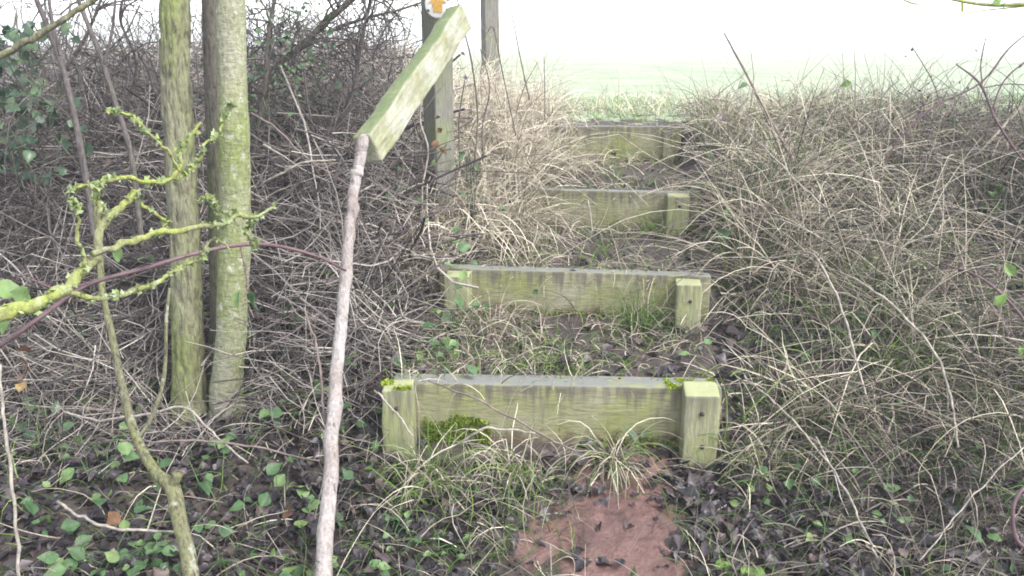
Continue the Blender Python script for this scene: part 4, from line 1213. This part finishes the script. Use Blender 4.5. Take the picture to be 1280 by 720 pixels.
# slim twigs in front of the field between the posts
plant('bare_twigs', at_y(600, 240, 4.5), 'slim dark upright twigs between the handrail post and the field', 'twigs',
      [[(590, 230, 4.4, 0.004), (597, 150, 4.4, 0.004), (590, 80, 4.4, 0.004), (578, 30, 4.4, 0.0035), (568, -20, 4.4, 0.003)],
       [(645, 170, 4.6, 0.003), (628, 90, 4.6, 0.003), (617, 36, 4.6, 0.003), (608, 42, 4.6, 0.002)],
       [(662, 125, 4.8, 0.003), (650, 70, 4.8, 0.003), (637, 0, 4.8, 0.0025), (630, -40, 4.8, 0.002)],
       [(605, 220, 4.5, 0.004), (603, 160, 4.5, 0.003), (612, 110, 4.5, 0.003), (600, 60, 4.5, 0.002)],
       [(681, 150, 5.0, 0.003), (681, 110, 5.0, 0.0025), (680, 70, 5.0, 0.002)],
       [(640, 160, 4.5, 0.002), (655, 110, 4.5, 0.002), (672, 78, 4.5, 0.0015)],
       [(575, 210, 4.3, 0.004), (574, 150, 4.3, 0.004), (581, 100, 4.3, 0.003)]], M_GREYTWIG, [(577, 45, 4.4), (576, 66, 4.4), (582, 100, 4.4)], 0.025, M_LITTER)

# ------------------------------------------------------------------ leafy plants on the ground
def herb(pxy, label, n, size, spread, m=M_LEAF, cat='plant', name='leafy_plant', h=0.06, width=0.72, z=None, tone=(0.2, 1), Y=None):
    p = at_z(pxy[0], pxy[1], z if z is not None else 0.02) if Y is None else at_y(pxy[0], pxy[1], Y)
    zt = float(terrain(p[0], p[1]))
    root = thing(name, (p[0], p[1], zt), label, cat)
    a = rng.uniform(0, 2 * PI, n)
    rad = spread * np.sqrt(rng.uniform(0.02, 1, n))
    P = np.stack([p[0] + rad * np.cos(a), p[1] + rad * np.sin(a) * 0.7, np.zeros(n)], -1)
    P[:, 2] = terrain(P[:, 0], P[:, 1]) + rng.uniform(0.25, 1.0, n) * h
    D = np.stack([np.cos(a), np.sin(a), rng.uniform(-0.2, 0.5, n)], -1) + rng.normal(size=(n, 3)) * 0.4
    Nn = np.array([0, -0.35, 1.0])[None] + rng.normal(size=(n, 3)) * 0.3
    V, Fc, T = leaves(P, D, Nn, rng.uniform(0.65, 1.15, n) * size, rng.uniform(*tone, n), width, 0.25, 0.15, 0.04, 8)
    mk('foliage', V, Fc, m, root, True, T)
    base = np.array([p[0], p[1], zt])[None] + rng.normal(size=(n, 3)) * np.array([spread * 0.25, spread * 0.25, 0])
    mid = (base + P) / 2 + np.array([0, 0, h * 0.3])
    Pc = np.stack([base, (base + mid) / 2, mid, (mid + P) / 2, P], 1)
    V, Fc, T = sweep(Pc, np.full((n, 5), 0.0018), 4, rng.uniform(0.2, 0.6, n))
    mk('stems', V, Fc, m, root, True, T)
    return root
herb((125, 690), 'big leafed green plant in the lower left corner below the curved twig', 13, 0.062, 0.16)
herb((185, 690), 'pale green plant just left of the base of the forked sapling', 9, 0.055, 0.10)
herb((130, 600), 'pale green leaves beside the fork of the sapling', 8, 0.060, 0.12, h=0.14)
herb((60, 570), 'dark green leaves behind the upright pale stem', 10, 0.05, 0.16, M_IVY, h=0.14)
herb((378, 700), 'light green leaf cluster at the foot of the propping stick', 12, 0.045, 0.09)
herb((445, 712), 'small green leaf cluster right of the propping stick foot', 8, 0.04, 0.08)
herb((500, 680), 'small blue green rosettes on the litter between the stick and mud path', 16, 0.036, 0.13)
herb((560, 690), 'yellow green sprig left of the mud path', 9, 0.036, 0.08, tone=(0.6, 1))
herb((925, 700), 'bright green dock leaves right of the mud path', 4, 0.085, 0.04, M_BRIGHTLEAF, h=0.05)
herb((800, 574), 'long blue green dock leaf lying under the lowest step', 3, 0.13, 0.03, M_IVY, width=0.3, z=0.10, tone=(0.8, 1), h=0.08)
herb((325, 462), 'green bramble seedling right of the tree bases', 5, 0.06, 0.05, z=0.2, h=0.12)
herb((462, 372), 'ivy leaves in the dark gap between handrail post and propping stick', 16, 0.055, 0.10, Y=3.75, h=0.2, tone=(0.3, 0.9))
herb((375, 350), 'ivy leaves trailing right of the smooth pale trunk', 14, 0.05, 0.14, Y=3.7, h=0.3, m=M_IVY, tone=(0.3, 1))
herb((1000, 430), 'low green leaves among the straw beside the second step post', 14, 0.035, 0.2, Y=3.5, h=0.08)
herb((1160, 410), 'scattered ivy leaves in the straw far right of the second step', 22, 0.045, 0.25, Y=3.5, h=0.16, m=M_LEAF, tone=(0, 0.7))
herb((1130, 550), 'yellow green leaf cluster in the litter right of the lowest step', 9, 0.04, 0.06, m=M_BRIGHTLEAF, z=0.08)
herb((985, 660), 'small green seedlings in the dark litter right of the dock', 12, 0.035, 0.2)
herb((590, 190), 'green ivy on the side of the handrail post', 14, 0.035, 0.05, Y=4.2, h=0.5, m=M_IVY, tone=(0.4, 1))
herb((560, 410), 'dark ivy leaf beside the left post of the second step', 5, 0.06, 0.04, Y=3.60, h=0.1, m=M_IVY)
# trailing ivy and bramble leaves, too many to count
n = 640
def leafy(x, y):
    a = np.where(x < left_edge(y) + 0.35, 1.0, 0.0) * (0.5 + 0.5 * ss(3.0, 3.4, y)) * ss(5.2, 4.0, y)
    b = np.where(x > right_edge(y), 0.45, 0.0) * ss(4.6, 3.4, y)
    return np.maximum(a, b) * ss(0.50, 0.60, fbm(x * 2.6 + 1, y * 2.6 + 7)) + 0.02
P = scatter(n, 1.9, 5.0, leafy)
z = terrain(P[:, 0], P[:, 1]) + rng.uniform(0.01, 0.10, n) + np.where(P[:, 1] > 3.5, rng.uniform(0, 0.30, n), 0)
V, Fc, T = leaves(np.column_stack([P, z]), rng.normal(size=(n, 3)) * np.array([1, 1, 0.4]), np.array([0, -0.45, 1.0]) + rng.normal(size=(n, 3)) * 0.35, 0.024 + 0.048 * rng.beta(1.3, 2, n), rng.beta(1.2, 1.6, n), 0.8, 0.2, 0.15, 0.08)
tag(mk('trailing_ivy', V, Fc, M_LEAF, tone=T), 'small green leaves of ivy and bramble trailing over the low ground', 'ivy', kind='stuff')
# rusty leaves
def deadleaves(pts, size, label):
    P = np.array([at_y(*p) for p in pts])
    o0 = P[0]
    n = len(P)
    V, Fc, T = leaves(P, rng.normal(size=(n, 3)), rng.normal(size=(n, 3)) * 0.5 + np.array([0, -0.7, 0.6]), rng.uniform(0.8, 1.2, n) * size, rng.uniform(0, 1, n), 0.8, 0.35, 0.25, 0.15, 7)
    tag(mk('dead_leaves', V, Fc, M_RUST, tone=T, at=o0), label, 'dead leaves')
deadleaves([(35, 452, 2.9), (28, 475, 2.9), (24, 490, 2.9), (40, 440, 2.92)], 0.05, 'rust orange dead leaves hanging left of the forked sapling')
deadleaves([(355, 640, 2.55), (150, 655, 2.4)], 0.05, 'orange brown fallen leaves on the litter left of the stick')
deadleaves([(547, 160, 4.1), (545, 175, 4.1), (549, 185, 4.1), (543, 150, 4.1)], 0.04, 'brown dead leaves caught on the front of the handrail post')
yl = thing('leaf_stalk', at_y(1060, 160, 5.0), 'single yellow green leaf on a thin stalk against the pale field', 'stalk')
V, Fc, T = limb([(*at_y(a, b, 5.0), 0.002) for a, b in ((1072, 175), (1068, 140), (1064, 104))], 20, 5)
mk('stem', V, Fc, M_BROWNSTEM, yl, True, T)
leaf_set([at_y(1064, 104, 5.0)], 0.07, M_BRIGHTLEAF, yl, 'leaf', (0.2, 0.3))
# a grey stone in the straw
import bmesh
bm = bmesh.new(); bmesh.ops.create_icosphere(bm, subdivisions=3, radius=0.035)
sp = at_y(897, 150, 5.2)
V = np.array([v.co[:] for v in bm.verts]); Fs = [tuple(v.index for v in f.verts) for f in bm.faces]; bm.free()
V = V * (1 + 0.5 * (fbm(V[:, 0] * 40 + 3, V[:, 1] * 40, V[:, 2] * 40) - 0.5))[:, None] * np.array([1, 0.8, 0.75]) + sp
tag(mk('stone', V, Fs, M_STONE, at=sp), 'small grey stone lodged in the straw right of the topmost step', 'stone')

# ------------------------------------------------------------------ damp air: the field fades to white
bm = bmesh.new(); bmesh.ops.create_cube(bm, size=1.0)
V = np.array([v.co[:] for v in bm.verts]); Fs = [tuple(v.index for v in f.verts) for f in bm.faces]; bm.free()
V = (V + 0.5) * np.array([840.0, 680.0, 9.6]) + np.array([-420.0, -55.0, -1.2])
hm = bpy.data.materials.new('damp_air')
hm.use_nodes = True
t = hm.node_tree
t.nodes.clear()
pv = t.nodes.new('ShaderNodeVolumePrincipled')
pv.inputs['Color'].default_value = (0.97, 0.98, 1.0, 1)
pv.inputs["Density"].default_value = 0.005
pv.inputs['Anisotropy'].default_value = 0.2
t.links.new(pv.outputs[0], t.nodes.new('ShaderNodeOutputMaterial').inputs['Volume'])
tag(mk('haze', V, Fs, hm, None, False), kind='stuff')
